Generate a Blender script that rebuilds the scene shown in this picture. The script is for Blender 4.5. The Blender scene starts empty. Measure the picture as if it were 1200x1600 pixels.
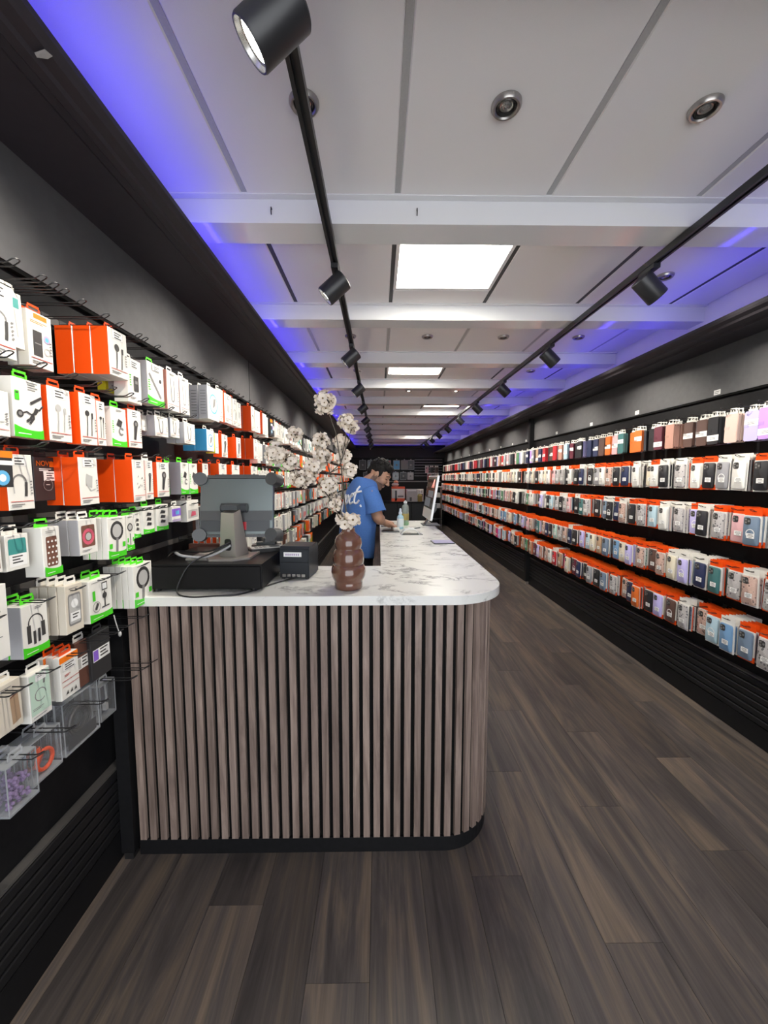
import bpy, bmesh, math, random
from mathutils import Vector, Matrix, noise
from mathutils.bvhtree import BVHTree
random.seed(7)
S = bpy.context.scene
COL = S.collection
PI = math.pi

# ------------------------------------------------------------------ camera
F_PX = 615.0
cam_d = bpy.data.cameras.new('camera'); cam = bpy.data.objects.new('camera', cam_d); COL.objects.link(cam)
cam_d.sensor_fit = 'HORIZONTAL'; cam_d.sensor_width = 36.0; cam_d.lens = 36.0 * F_PX / 1200.0
cam_d.clip_start = 0.02; cam_d.clip_end = 100
PITCH = math.atan(53 / F_PX); YAW = math.atan(8 / math.hypot(F_PX, 53))
cam.location = (0, 0, 1.5); cam.rotation_euler = (PI / 2 - PITCH, 0, -YAW)
S.camera = cam

# ------------------------------------------------------------------ world (daylight through the open shopfront behind the camera)
w = bpy.data.worlds.new('daylight'); S.world = w; w.use_nodes = True
w.node_tree.nodes['Background'].inputs[0].default_value = (0.93, 0.96, 1.0, 1)
w.node_tree.nodes['Background'].inputs[1].default_value = 1.9
S.view_settings.view_transform = 'Standard'; S.view_settings.look = 'None'
S.view_settings.exposure = 1.0; S.view_settings.gamma = 1.0; S.view_settings.use_curve_mapping = False
SPOT_W = 31.0
PANEL_E = 10.0
BLUE_E = 8.5
DOWN_E = 14.0          # lit downlights
try:
    S.cycles.max_bounces = 8; S.cycles.caustics_reflective = False; S.cycles.caustics_refractive = False
    S.cycles.sample_clamp_indirect = 4.0
except Exception:
    pass

# ------------------------------------------------------------------ materials
M = {}
def srgb(r, g, b):
    f = lambda c: c / 12.92 if c <= 0.04045 else ((c + 0.055) / 1.055) ** 2.4
    return (f(r / 255), f(g / 255), f(b / 255), 1)
def mat(name, col, rough=0.5, metal=0.0, emit=0.0, trans=0.0, spec=0.5, coat=0.0, alpha=1.0):
    m = bpy.data.materials.new(name); m.use_nodes = True
    b = m.node_tree.nodes['Principled BSDF']
    if len(col) == 3: col = (*col, 1)
    b.inputs['Base Color'].default_value = col
    b.inputs['Roughness'].default_value = rough; b.inputs['Metallic'].default_value = metal
    b.inputs['Specular IOR Level'].default_value = spec
    b.inputs['Coat Weight'].default_value = coat
    b.inputs['Transmission Weight'].default_value = trans; b.inputs['Alpha'].default_value = alpha
    if emit:
        b.inputs['Emission Color'].default_value = col; b.inputs['Emission Strength'].default_value = emit
    M[name] = m
    return m
def nodes(m): return m.node_tree.nodes, m.node_tree.links, m.node_tree.nodes['Principled BSDF']
def ramp(nt, stops):
    r = nt.nodes.new('ShaderNodeValToRGB'); e = r.color_ramp.elements
    e[0].position, e[0].color = stops[0][0], stops[0][1]
    e[1].position, e[1].color = stops[-1][0], stops[-1][1]
    for p, c in stops[1:-1]:
        x = e.new(p); x.color = c
    return r
def tc(nt, scale, kind='Object'):
    t = nt.nodes.new('ShaderNodeTexCoord'); mp = nt.nodes.new('ShaderNodeMapping')
    mp.inputs['Scale'].default_value = scale
    nt.links.new(t.outputs[kind], mp.inputs['Vector'])
    return mp
def grainy(name, col, amt=0.12, scale=60, rough=0.5, bump=0.02, spec=0.5):
    m = mat(name, col, rough, spec=spec); n, l, b = nodes(m)
    mp = tc(m.node_tree, (scale, scale, scale)); nz = n.new('ShaderNodeTexNoise'); nz.inputs['Detail'].default_value = 4
    l.new(mp.outputs[0], nz.inputs['Vector'])
    c = m.node_tree.nodes['Principled BSDF'].inputs['Base Color'].default_value
    r = ramp(m.node_tree, [(0.3, (c[0] * (1 - amt), c[1] * (1 - amt), c[2] * (1 - amt), 1)), (0.7, (min(1, c[0] * (1 + amt)), min(1, c[1] * (1 + amt)), min(1, c[2] * (1 + amt)), 1))])
    l.new(nz.outputs['Fac'], r.inputs[0]); l.new(r.outputs[0], b.inputs['Base Color'])
    if bump:
        bp = n.new('ShaderNodeBump'); bp.inputs['Strength'].default_value = bump * 10; bp.inputs['Distance'].default_value = 0.001
        l.new(nz.outputs['Fac'], bp.inputs['Height']); l.new(bp.outputs[0], b.inputs['Normal'])
    return m
def wood(name, dark, mid, light, axis, rough, tint=0.35, seed_scale=1.0, spec=0.4):
    """long grain along axis ('Y' planks, 'Z' slats), every piece its own offset and tone"""
    m = mat(name, mid, rough, spec=spec); nt = m.node_tree; n, l, b = nodes(m)
    t = n.new('ShaderNodeTexCoord'); oi = n.new('ShaderNodeObjectInfo')
    mul = n.new('ShaderNodeVectorMath'); mul.operation = 'MULTIPLY_ADD'
    l.new(oi.outputs['Random'], mul.inputs[0]); mul.inputs[1].default_value = (37, 53, 71); l.new(t.outputs['Object'], mul.inputs[2])
    def noise_at(sx, sl, det, dist=0.0):
        mp = n.new('ShaderNodeMapping'); mp.inputs['Scale'].default_value = (sx, sl, sx) if axis == 'Y' else (sx, sx, sl)
        l.new(mul.outputs[0], mp.inputs['Vector'])
        z = n.new('ShaderNodeTexNoise'); z.inputs['Detail'].default_value = det; z.inputs['Distortion'].default_value = dist
        z.inputs['Scale'].default_value = 1.0; z.inputs['Roughness'].default_value = 0.62
        l.new(mp.outputs[0], z.inputs['Vector']); return z
    a = noise_at(12 * seed_scale, 1.1 * seed_scale, 6, 1.6)
    f = noise_at(130 * seed_scale, 4.0 * seed_scale, 3, 0.4)
    r1 = ramp(nt, [(0.30, dark), (0.48, mid), (0.66, light)]); l.new(a.outputs['Fac'], r1.inputs[0])
    r2 = ramp(nt, [(0.25, (0.70, 0.70, 0.70, 1)), (0.75, (1.2, 1.2, 1.2, 1))]); l.new(f.outputs['Fac'], r2.inputs[0])
    mx = n.new('ShaderNodeMix'); mx.data_type = 'RGBA'; mx.blend_type = 'MULTIPLY'; mx.inputs[0].default_value = 0.8
    l.new(r1.outputs[0], mx.inputs[6]); l.new(r2.outputs[0], mx.inputs[7])
    hs = n.new('ShaderNodeHueSaturation'); mr = n.new('ShaderNodeMapRange')
    mr.inputs['To Min'].default_value = 1 - tint; mr.inputs['To Max'].default_value = 1 + tint
    l.new(oi.outputs['Random'], mr.inputs['Value']); l.new(mr.outputs[0], hs.inputs['Value'])
    l.new(mx.outputs[2], hs.inputs['Color']); l.new(hs.outputs[0], b.inputs['Base Color'])
    bp = n.new('ShaderNodeBump'); bp.inputs['Strength'].default_value = 0.25; bp.inputs['Distance'].default_value = 0.001
    l.new(f.outputs['Fac'], bp.inputs['Height']); l.new(bp.outputs[0], b.inputs['Normal'])
    return m
def tinted(name, rough=0.45, mode=None, spec=0.5):
    """base colour = the object's own colour"""
    m = mat(name, (0.5, 0.5, 0.5), rough, spec=spec); n, l, b = nodes(m)
    oi = n.new('ShaderNodeObjectInfo'); src = oi.outputs['Color']
    if mode == 'pattern':
        mp = tc(m.node_tree, (1, 1, 1)); add = n.new('ShaderNodeVectorMath'); add.operation = 'MULTIPLY_ADD'
        l.new(oi.outputs['Random'], add.inputs[0]); add.inputs[1].default_value = (9, 5, 7); l.new(mp.outputs[0], add.inputs[2])
        v = n.new('ShaderNodeTexVoronoi'); v.inputs['Scale'].default_value = 55; v.feature = 'F1'
        l.new(add.outputs[0], v.inputs['Vector'])
        r = ramp(m.node_tree, [(0.25, (0.02, 0.02, 0.03, 1)), (0.38, (0.9, 0.85, 0.8, 1)), (0.62, (0.75, 0.7, 0.66, 1))]); l.new(v.outputs['Distance'], r.inputs[0])
        mx = n.new('ShaderNodeMix'); mx.data_type = 'RGBA'; mx.blend_type = 'MULTIPLY'; mx.inputs[0].default_value = 0.75
        l.new(r.outputs[0], mx.inputs[7]); l.new(src, mx.inputs[6]); src = mx.outputs[2]
    l.new(src, b.inputs['Base Color'])
    return m
def attr_mat(name, rough=0.5):
    m = mat(name, (0.5, 0.5, 0.5), rough); n, l, b = nodes(m)
    a = n.new('ShaderNodeAttribute'); a.attribute_name = 'piece_colour'
    l.new(a.outputs['Color'], b.inputs['Base Color']); return m
def film(name, col, fac, rough=0.08):
    """thin clear plastic: mostly see-through, a little sheen"""
    m = bpy.data.materials.new(name); m.use_nodes = True; n = m.node_tree.nodes; l = m.node_tree.links
    n.remove(n['Principled BSDF']); o = n['Material Output']
    t = n.new('ShaderNodeBsdfTransparent'); t.inputs[0].default_value = (0.93, 0.94, 0.95, 1)
    p = n.new('ShaderNodeBsdfPrincipled'); p.inputs['Base Color'].default_value = (*col, 1); p.inputs['Roughness'].default_value = rough
    x = n.new('ShaderNodeMixShader'); x.inputs[0].default_value = fac
    l.new(t.outputs[0], x.inputs[1]); l.new(p.outputs[0], x.inputs[2]); l.new(x.outputs[0], o.inputs['Surface'])
    M[name] = m; return m

grainy('black_wall', (0.010, 0.010, 0.011), 0.15, 9, 0.5, 0.01, 0.18)
grainy('fascia_black', (0.090, 0.090, 0.094), 0.08, 5, 0.42, 0, 0.3)
grainy('soffit_black', (0.036, 0.032, 0.038), 0.06, 6, 0.5, 0, 0.2)
mat('plinth_black', (0.014, 0.014, 0.015), 0.38, spec=0.26)
mat('groove_black', (0.004, 0.004, 0.004), 0.7, spec=0.1)
mat('rail_grey', (0.085, 0.08, 0.075), 0.4, spec=0.5)
mat('wire_black', (0.016, 0.016, 0.017), 0.32, spec=0.6)
mat('edge_strip', (0.45, 0.42, 0.38), 0.35, 0.6)
grainy('ceiling_white', (0.82, 0.80, 0.795), 0.02, 120, 0.85, 0.02)
grainy('ceiling_joint', (0.42, 0.42, 0.42), 0.04, 40, 0.7, 0)
mat('joint_dark', (0.06, 0.06, 0.06), 0.7)
mat('beam_white', (0.74, 0.74, 0.75), 0.13, spec=0.6)
mat('panel_light', (1.0, 0.97, 0.86), 0.5, emit=PANEL_E)
mat('blue_strip', (0.07, 0.045, 1.0), 0.5, emit=BLUE_E)
mat('strip_dead', (0.6, 0.6, 0.6), 0.5)
mat('lamp_black', (0.022, 0.022, 0.024), 0.38)
mat('track_black', (0.015, 0.016, 0.017), 0.4)
mat('lens_lit', (1.0, 0.95, 0.84), 0.3, emit=9.0)
mat('lamp_ring', (0.5, 0.5, 0.5), 0.25, 0.9)
mat('nickel', (0.42, 0.40, 0.38), 0.32, 0.9)
mat('bulb_off', (0.30, 0.29, 0.28), 0.15, 0.5, spec=0.8); mat('reflector_dark', (0.12, 0.115, 0.11), 0.3, 0.8)
mat('bulb_lit', (1.0, 0.93, 0.8), 0.3, emit=DOWN_E)
wood('floor_oak', (0.062, 0.053, 0.050, 1), (0.108, 0.091, 0.082, 1), (0.200, 0.152, 0.112, 1), 'Y', 0.40, 0.20, 0.75)
wood('slat_walnut', (0.150, 0.108, 0.090, 1), (0.245, 0.180, 0.150, 1), (0.350, 0.265, 0.222, 1), 'Z', 0.5, 0.12, 1.4)
def marble():
    m = mat('marble', (0.8, 0.8, 0.76), 0.22); nt = m.node_tree; n, l, b = nodes(m)
    mp = tc(nt, (1, 1, 1)); mp.inputs['Rotation'].default_value = (0, 0, 0.5); mp.inputs['Scale'].default_value = (1.5, 2.6, 1.5)
    d = n.new('ShaderNodeTexNoise'); d.inputs['Scale'].default_value = 2.4; d.inputs['Detail'].default_value = 6
    l.new(mp.outputs[0], d.inputs['Vector'])
    mx = n.new('ShaderNodeVectorMath'); mx.operation = 'MULTIPLY_ADD'; mx.inputs[1].default_value = (0.9, 0.9, 0.9)
    l.new(d.outputs['Color'], mx.inputs[0]); l.new(mp.outputs[0], mx.inputs[2])
    z = n.new('ShaderNodeTexNoise'); z.inputs['Scale'].default_value = 2.3; z.inputs['Detail'].default_value = 8; z.inputs['Roughness'].default_value = 0.6
    l.new(mx.outputs[0], z.inputs['Vector'])
    r = ramp(nt, [(0.462, (1, 1, 1, 1)), (0.495, (0.05, 0.05, 0.05, 1)), (0.504, (0.1, 0.1, 0.1, 1)), (0.54, (1, 1, 1, 1))]); l.new(z.outputs['Fac'], r.inputs[0])
    z2 = n.new('ShaderNodeTexNoise'); z2.inputs['Scale'].default_value = 3.0; z2.inputs['Detail'].default_value = 4; l.new(mp.outputs[0], z2.inputs['Vector'])
    r2 = ramp(nt, [(0.42, (0, 0, 0, 1)), (0.62, (1, 1, 1, 1))]); l.new(z2.outputs['Fac'], r2.inputs[0])
    mm = n.new('ShaderNodeMix'); mm.data_type = 'RGBA'; l.new(r2.outputs[0], mm.inputs[0]); mm.inputs[6].default_value = (1, 1, 1, 1); l.new(r.outputs[0], mm.inputs[7])
    base = n.new('ShaderNodeMix'); base.data_type = 'RGBA'; base.inputs[6].default_value = (0.30, 0.29, 0.28, 1); base.inputs[7].default_value = (0.76, 0.755, 0.71, 1)
    l.new(mm.outputs[2], base.inputs[0]); l.new(base.outputs[2], b.inputs['Base Color'])
marble()
# print and packaging
mat('card_white', (0.78, 0.765, 0.71), 0.42); mat('card_orange', (0.82, 0.075, 0.003), 0.4); mat('card_grey', (0.40, 0.40, 0.42), 0.45)
mat('card_salmon', (0.72, 0.30, 0.22), 0.45); mat('card_yellow', (0.78, 0.74, 0.03), 0.4); mat('card_blue', (0.05, 0.33, 0.62), 0.4)
mat('card_black', (0.028, 0.028, 0.030), 0.4); mat('card_beige', (0.66, 0.60, 0.50), 0.5); mat('card_brown', (0.12, 0.05, 0.035), 0.5)
mat('card_green', (0.10, 0.75, 0.02), 0.4); mat('card_clear', (0.6, 0.6, 0.62), 0.15)
mat('ink_dark', (0.045, 0.043, 0.042), 0.4); mat('ink_grey', (0.22, 0.215, 0.21), 0.45); mat('ink_pale', (0.46, 0.455, 0.44), 0.45)
mat('ink_red', (0.50, 0.06, 0.04), 0.45); mat('ink_green', (0.06, 0.58, 0.015), 0.4); mat('ink_orange', (0.95, 0.21, 0.01), 0.4)
mat('ink_teal', (0.05, 0.28, 0.26), 0.35); mat('ink_brown', (0.17, 0.075, 0.05), 0.4); mat('ink_white', (0.84, 0.84, 0.82), 0.45)
mat('ink_blue', (0.12, 0.42, 0.70), 0.4); mat('ink_purple', (0.25, 0.12, 0.62), 0.4); mat('ink_pink', (0.62, 0.10, 0.16), 0.4)
mat('ink_lilac', (0.42, 0.34, 0.50), 0.4); mat('ink_mint', (0.52, 0.68, 0.56), 0.5); mat('ink_tan', (0.40, 0.27, 0.17), 0.5)
tinted('tint_plastic', 0.38); tinted('tint_card', 0.45); tinted('tint_leather', 0.5); tinted('tint_pattern', 0.3, 'pattern')
attr_mat('piece_tones', 0.45)
film('clear_film', (0.75, 0.76, 0.78), 0.09)
film('clear_rim', (0.62, 0.64, 0.66), 0.42, 0.15)
film('bottle_clear', (0.55, 0.62, 0.58), 0.38, 0.1)

# ------------------------------------------------------------------ mesh helpers
class MB:
    def __init__(s): s.v = []; s.f = []; s.m = []; s.cols = []; s.names = []
    def mi(s, name):
        if name not in s.names: s.names.append(name)
        return s.names.index(name)
    def add(s, vs, fs, m):
        o = len(s.v); s.v += [tuple(p) for p in vs]; i = s.mi(m)
        for f in fs: s.f.append(tuple(o + k for k in f)); s.m.append(i)
        return s
    def box(s, a, b, m, M4=None):
        (x0, y0, z0), (x1, y1, z1) = a, b
        vs = [Vector(p) for p in ((x0, y0, z0), (x1, y0, z0), (x1, y1, z0), (x0, y1, z0), (x0, y0, z1), (x1, y0, z1), (x1, y1, z1), (x0, y1, z1))]
        if M4: vs = [M4 @ p for p in vs]
        fs = [(0, 3, 2, 1), (4, 5, 6, 7), (0, 1, 5, 4), (1, 2, 6, 5), (2, 3, 7, 6), (3, 0, 4, 7)]
        if isinstance(m, str): return s.add(vs, fs, m)
        for f, k in zip(fs, m): s.add([vs[i] for i in f], [(0, 1, 2, 3)], k)   # bottom, top, -y, +x, +y, -x
        return s
    def prism(s, poly, x0, x1, m, mf=None, axis='X', M4=None):
        """polygon in (u, v) swept along an axis: X -> (u,v)=(y,z); Z -> (x,y); Y -> (x,z)"""
        n = len(poly)
        P = {'X': lambda u, v, t: Vector((t, u, v)), 'Z': lambda u, v, t: Vector((u, v, t)), 'Y': lambda u, v, t: Vector((u, t, v))}[axis]
        vs = [P(u, v, x0) for u, v in poly] + [P(u, v, x1) for u, v in poly]
        if M4: vs = [M4 @ p for p in vs]
        s.add(vs, [(i, (i + 1) % n, n + (i + 1) % n, n + i) for i in range(n)] + [tuple(range(n - 1, -1, -1))], m)
        s.add(vs[n:], [tuple(range(n))], mf or m)
        return s
    def cyl(s, p0, p1, r0, r1, m, n=16, caps=True, mc=None):
        p0, p1 = Vector(p0), Vector(p1); d = (p1 - p0).normalized()
        a = d.orthogonal().normalized(); b = d.cross(a)
        vs = []
        for p, r in ((p0, r0), (p1, r1)):
            vs += [p + (a * math.cos(2 * PI * i / n) + b * math.sin(2 * PI * i / n)) * r for i in range(n)]
        s.add(vs, [(i, (i + 1) % n, n + (i + 1) % n, n + i) for i in range(n)], m)
        if caps: s.add(vs, [tuple(range(n - 1, -1, -1)), tuple(range(n, 2 * n))], mc or m)
        return s
    def tube(s, pts, r, m, n=6, closed=False):
        pts = [Vector(p) for p in pts]; k = len(pts); vs = []
        ref = None
        for i, p in enumerate(pts):
            d = (pts[(i + 1) % k if closed else min(i + 1, k - 1)] - pts[(i - 1) % k if closed else max(i - 1, 0)]).normalized()
            a = d.orthogonal().normalized() if ref is None else (ref - d * ref.dot(d)).normalized()
            ref = a; b = d.cross(a); rr = r[i] if isinstance(r, (list, tuple)) else r
            vs += [p + (a * math.cos(2 * PI * j / n) + b * math.sin(2 * PI * j / n)) * rr for j in range(n)]
        fs = []
        for i in range(k if closed else k - 1):
            o, q = i * n, ((i + 1) % k) * n
            fs += [(o + j, o + (j + 1) % n, q + (j + 1) % n, q + j) for j in range(n)]
        if not closed: fs += [tuple(range(n - 1, -1, -1)), tuple(range((k - 1) * n, k * n))]
        return s.add(vs, fs, m)
    def lathe(s, prof, m, c=(0, 0, 0), n=32, sq=1.0, caps=True):
        vs = []; k = len(prof)
        for r, z in prof:
            vs += [(c[0] + r * math.cos(2 * PI * i / n), c[1] + sq * r * math.sin(2 * PI * i / n), c[2] + z) for i in range(n)]
        fs = []
        for j in range(k - 1):
            fs += [(j * n + i, j * n + (i + 1) % n, (j + 1) * n + (i + 1) % n, (j + 1) * n + i) for i in range(n)]
        if caps: fs += [tuple(range(n - 1, -1, -1)), tuple(range((k - 1) * n, k * n))]
        return s.add(vs, fs, m)
    def ball(s, c, r, m, nu=12, nv=8, R=None):
        if not isinstance(r, (tuple, list)): r = (r, r, r)
        vs = []; c = Vector(c)
        for j in range(nv + 1):
            t = PI * j / nv
            for i in range(nu):
                p = Vector((r[0] * math.sin(t) * math.cos(2 * PI * i / nu), r[1] * math.sin(t) * math.sin(2 * PI * i / nu), -r[2] * math.cos(t)))
                vs.append(c + (R @ p if R else p))
        fs = [(j * nu + i, j * nu + (i + 1) % nu, (j + 1) * nu + (i + 1) % nu, (j + 1) * nu + i) for j in range(nv) for i in range(nu)]
        return s.add(vs, fs, m)
    def quad(s, a, b, c, d, m): return s.add([a, b, c, d], [(0, 1, 2, 3)], m)
    def mesh(s, name, smooth=False):
        me = bpy.data.meshes.new(name); me.from_pydata(s.v, [], s.f); me.polygons.foreach_set('material_index', s.m)
        for k in s.names: me.materials.append(M[k])
        if smooth:
            bm = bmesh.new(); bm.from_mesh(me); bmesh.ops.remove_doubles(bm, verts=bm.verts, dist=1e-5); bm.to_mesh(me); bm.free()
            me.polygons.foreach_set('use_smooth', [True] * len(me.polygons))
            me.set_sharp_from_angle(angle=math.radians(40 if smooth is True else smooth))
        me.update(); return me
    def build(s, name, parent=None, smooth=False, loc=None, rot=None):
        return put(name, s.mesh(name, smooth), parent, loc, rot)
def put(name, me, parent=None, loc=None, rot=None, color=None):
    o = bpy.data.objects.new(name, me); COL.objects.link(o)
    if parent: o.parent = parent
    if loc: o.location = loc
    if rot: o.rotation_euler = rot
    if color: o.color = color
    return o
def empty(name, loc=(0, 0, 0), rz=0.0):
    o = bpy.data.objects.new(name, None); COL.objects.link(o); o.location = loc; o.rotation_euler = (0, 0, rz); o.empty_display_size = 0.05
    return o
def tag(o, label, cat, group=None):
    o['label'] = label; o['category'] = cat
    if group: o['group'] = group
    return o
def structure(o, label=None, cat=None):
    o['kind'] = 'structure'
    if label: o['label'] = label
    if cat: o['category'] = cat
    return o
def copy_tree(o, parent=None):
    c = o.copy(); COL.objects.link(c)
    if parent: c.parent = parent
    for ch in list(o.children): copy_tree(ch, c)
    return c
def rrect(w, h, r, n=4, cx=0.0, cy=0.0):
    out = []
    for sx, sy, a in ((1, 1, 0), (-1, 1, PI / 2), (-1, -1, PI), (1, -1, 1.5 * PI)):
        for i in range(n + 1):
            t = a + PI / 2 * i / n
            out.append((cx + sx * (w / 2 - r) + r * math.cos(t), cy + sy * (h / 2 - r) + r * math.sin(t)))
    return out
ONES = 'zeroth first second third fourth fifth sixth seventh eighth ninth tenth eleventh twelfth thirteenth fourteenth fifteenth sixteenth seventeenth eighteenth nineteenth'.split()
TENS = {2: 'twent', 3: 'thirt', 4: 'fort', 5: 'fift', 6: 'sixt', 7: 'sevent', 8: 'eight', 9: 'ninet'}
def nth(n):
    if n < 20: return ONES[n]
    t, u = divmod(n, 10)
    return TENS[t] + ('ieth' if u == 0 else 'y-' + ONES[u])
# ================================================================== ROOM
XL, XR, YB, YF, ZC = -1.05, 2.15, 12.8, -1.6, 2.62
# floor: a slab and its planks
fl = structure(MB().box((XL - 0.3, YF, -0.12), (XR + 0.3, YB + 0.2, -0.004), 'groove_black').build('floor'))
PW = 0.19
xk = -1.17
col_i = 0
plank_mesh = {}
while xk < XR:
    y = YF + (col_i * 0.53) % 1.28 - 1.28
    while y < YB:
        y0, y1 = max(y, YF), min(y + 1.28, YB)
        if y1 - y0 > 0.02:
            L = round(y1 - y0, 3)
            if L not in plank_mesh:
                plank_mesh[L] = MB().box((0.0006, 0.0006, -0.004), (PW - 0.0006, L - 0.0006, 0), 'floor_oak').mesh('plank')
            put('plank', plank_mesh[L], fl, (xk, y0, 0))
        y += 1.28
    xk += PW; col_i += 1

# ceiling: slab, tiles between joints, beams
ce = structure(MB().box((XL - 0.3, YF, 2.645), (XR + 0.3, YB + 0.2, 2.72), 'ceiling_joint').build('ceiling'))
SEAM = [-1.04, -0.53, 0.076, 0.678, 1.28, 1.885, 2.14]
BY0, BP, BW, BH = 1.69, 0.97, 0.14, 0.094
beams = [BY0 + BP * k for k in range(-3, 12)]
LIGHT_TILES = {(0, 2): 1, (2, 2): 1, (4, 3): 1, (8, 3): 1}
tile_cache = {}
def tile(x0, x1, y0, y1):
    k = (round(x1 - x0, 3), round(y1 - y0, 3))
    if k not in tile_cache:
        b = MB(); ww, ll = k; e = 0.004
        b.add([(0, 0, 0.02), (ww, 0, 0.02), (ww, ll, 0.02), (0, ll, 0.02), (0, 0, e), (ww, 0, e), (ww, ll, e), (0, ll, e), (e, e, 0), (ww - e, e, 0), (ww - e, ll - e, 0), (e, ll - e, 0)],
              [(0, 1, 2, 3), (11, 10, 9, 8)] + [(a, 4 + a, 4 + (a + 1) % 4, (a + 1) % 4) for a in range(4)] + [(4 + a, 8 + a, 8 + (a + 1) % 4, 4 + (a + 1) % 4) for a in range(4)], 'ceiling_white')
        tile_cache[k] = b.mesh('ceiling_tile')
    put('ceiling_tile', tile_cache[k], ce, (x0, y0, ZC))
panels = []
for k in range(-3, 12):
    y0, y1 = beams[k + 3] + BW + 0.004, (beams[k + 4] - 0.004 if k < 11 else YB)
    if y0 > YB: break
    for c in range(len(SEAM) - 1):
        x0, x1 = SEAM[c] + (0.011 if c else 0), SEAM[c + 1] - 0.011
        if (k, c) in LIGHT_TILES:
            panels.append((x0, x1, y0)); tile(x0, x1, y0 + 0.625, y1)
        else: tile(x0, x1, y0, min(y1, YB))
    for c in range(1, len(SEAM) - 1):   # joint strip between tiles, dark in the bays that carry the light panels
        MB().box((SEAM[c] - 0.0105, y0, ZC + 0.003), (SEAM[c] + 0.0105, min(y1, YB), ZC + 0.02), 'joint_dark' if k % 2 == 0 and k >= 0 else 'ceiling_joint').build('joint_strip', ce)
for c, by in enumerate(beams):
    b = MB().box((-1.04, by, ZC - BH), (2.14, by + BW, ZC + 0.02), 'beam_white')
    b.box((-1.04, by - 0.03, ZC - 0.004), (2.14, by - 0.001, ZC + 0.02), 'beam_white')
    structure(b.build('ceiling_beam'), None)
structure(MB().box((2.141, YF, 2.345), (2.149, YB, ZC + 0.02), 'ceiling_white').build('trim_1'))
structure(MB().box((XL + 0.001, YF, 2.44), (XL + 0.009, YB, ZC + 0.02), 'ceiling_white').build('bounce_board'))  # unseen white board, added to bounce light in the till side cove

def wall(name, sgn, xw, xpl, soffit, zf0, zf1):
    """black shop wall: back panel, hook rails, ridged plinth, fascia; sgn = +1 faces +x"""
    s = sgn
    bx = lambda xa, xb, z0, z1, m, y0=YF, y1=YB: ((min(xa, xb), y0, z0), (max(xa, xb), y1, z1), m)
    root = MB().box(*bx(xw - s * 0.3, xw, 0, 2.64, 'black_wall')).build(name); structure(root)
    MB().box(*bx(xw + s * 0.001, xpl - s * 0.012, 0, 0.375, 'groove_black')).build('plinth_core', root)
    MB().box(*bx(xw + s * 0.001, xpl, 0.375, 0.384, 'rail_grey')).build('plinth_ledge', root)
    MB().box(*bx(xpl - s * 0.011, xpl, 0.004, 0.118, 'black_wall')).build('kick_board', root)
    for i in range(6):
        z = 0.122 + i * 0.0425
        prof = [(xpl - s * 0.011, z), (xpl - s * 0.002, z + 0.001), (xpl, z + 0.004), (xpl, z + 0.030), (xpl - s * 0.003, z + 0.034), (xpl - s * 0.011, z + 0.036)]
        if s > 0: prof = prof[::-1]
        MB().prism(prof, YF, YB, 'plinth_black', axis='Y').build('plinth_slat', root)
    MB().box(*bx(xw + s * 0.001, xw + s * 0.024, zf0 + 0.012, zf1, 'fascia_black')).build('fascia_board', root)
    MB().box(*bx(xw + s * 0.001, xw + s * 0.020, zf0, zf0 + 0.012, 'groove_black')).build('shadow_gap', root)
    return root
wl = wall('wall_left', 1, XL, -1.018, None, 2.085, 2.43)
wr = wall('wall_right', -1, XR, 2.122, None, 2.002, 2.34)
ROWS_L = [2.0, 1.78, 1.58, 1.38, 1.18, 0.99, 0.80]
ROWS_R = [1.885, 1.615, 1.325, 1.005, 0.705]
for z in ROWS_L: MB().box((XL + 0.001, YF, z - 0.012), (XL + 0.006, 12.3, z + 0.012), 'rail_grey').build('hook_rail', wl)
for z in ROWS_R: MB().box((XR - 0.006, YF, z - 0.012), (XR - 0.001, 12.3, z + 0.012), 'black_wall').build('hook_rail', wr)
# fascia seams
for y in (0.2, 3.2, 6.2, 9.2): MB().box((XL + 0.0242, y, 2.10), (XL + 0.0262, y + 0.004, 2.42), 'groove_black').build('fascia_seam', wl)
# soffit mouldings that hide the blue strips
def soffit(name, pts, y0=YF, y1=YB):
    return structure(MB().prism(pts, y0, y1, 'soffit_black', axis='Y').build(name))
soffit('trim_2', [(-1.045, 2.412), (-0.80, 2.405), (-0.79, 2.400), (-0.765, 2.398), (-0.758, 2.391), (-0.735, 2.390), (-0.728, 2.398), (-0.700, 2.399), (-0.694, 2.405), (-0.684, 2.412), (-0.684, 2.428), (-1.045, 2.432)][::-1])
soffit('trim_3', [(2.145, 2.312), (1.93, 2.292), (1.905, 2.286), (1.895, 2.296), (1.85, 2.298), (1.84, 2.288), (1.815, 2.288), (1.805, 2.297), (1.772, 2.303), (1.765, 2.312), (1.765, 2.326), (2.145, 2.34)])
# peeled patch of paint on the left soffit lip
MB().add([(-0.725, 0.925, 2.3895), (-0.71, 0.935, 2.3965), (-0.695, 0.93, 2.3975), (-0.70, 0.915, 2.3965), (-0.722, 0.915, 2.3895)], [(4, 3, 2, 1, 0)], 'ceiling_joint').build('peeled_paint', bpy.data.objects['trim_2'])
bw = structure(MB().box((XL - 0.3, YB, 0), (XR + 0.3, YB + 0.2, 2.64), 'black_wall').build('wall_back'))
for i in range(24): MB().box((XL + 0.05, YB - 0.014, 0.10 + i * 0.086), (XR - 0.05, YB - 0.001, 0.10 + i * 0.086 + 0.076), 'black_wall').build('wall_slat', bw)
for z in (2.09, 2.005, 1.918, 1.83, 1.745, 1.66, 1.57): MB().box((1.15, YB - 0.019, z - 0.006), (2.05, YB - 0.0145, z + 0.006), 'card_grey').build('slat_rail', bw)
MB().box((XL, YB - 0.03, 2.165), (XR, YB - 0.001, 2.50), 'soffit_black').build('fascia_board', bw)
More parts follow.
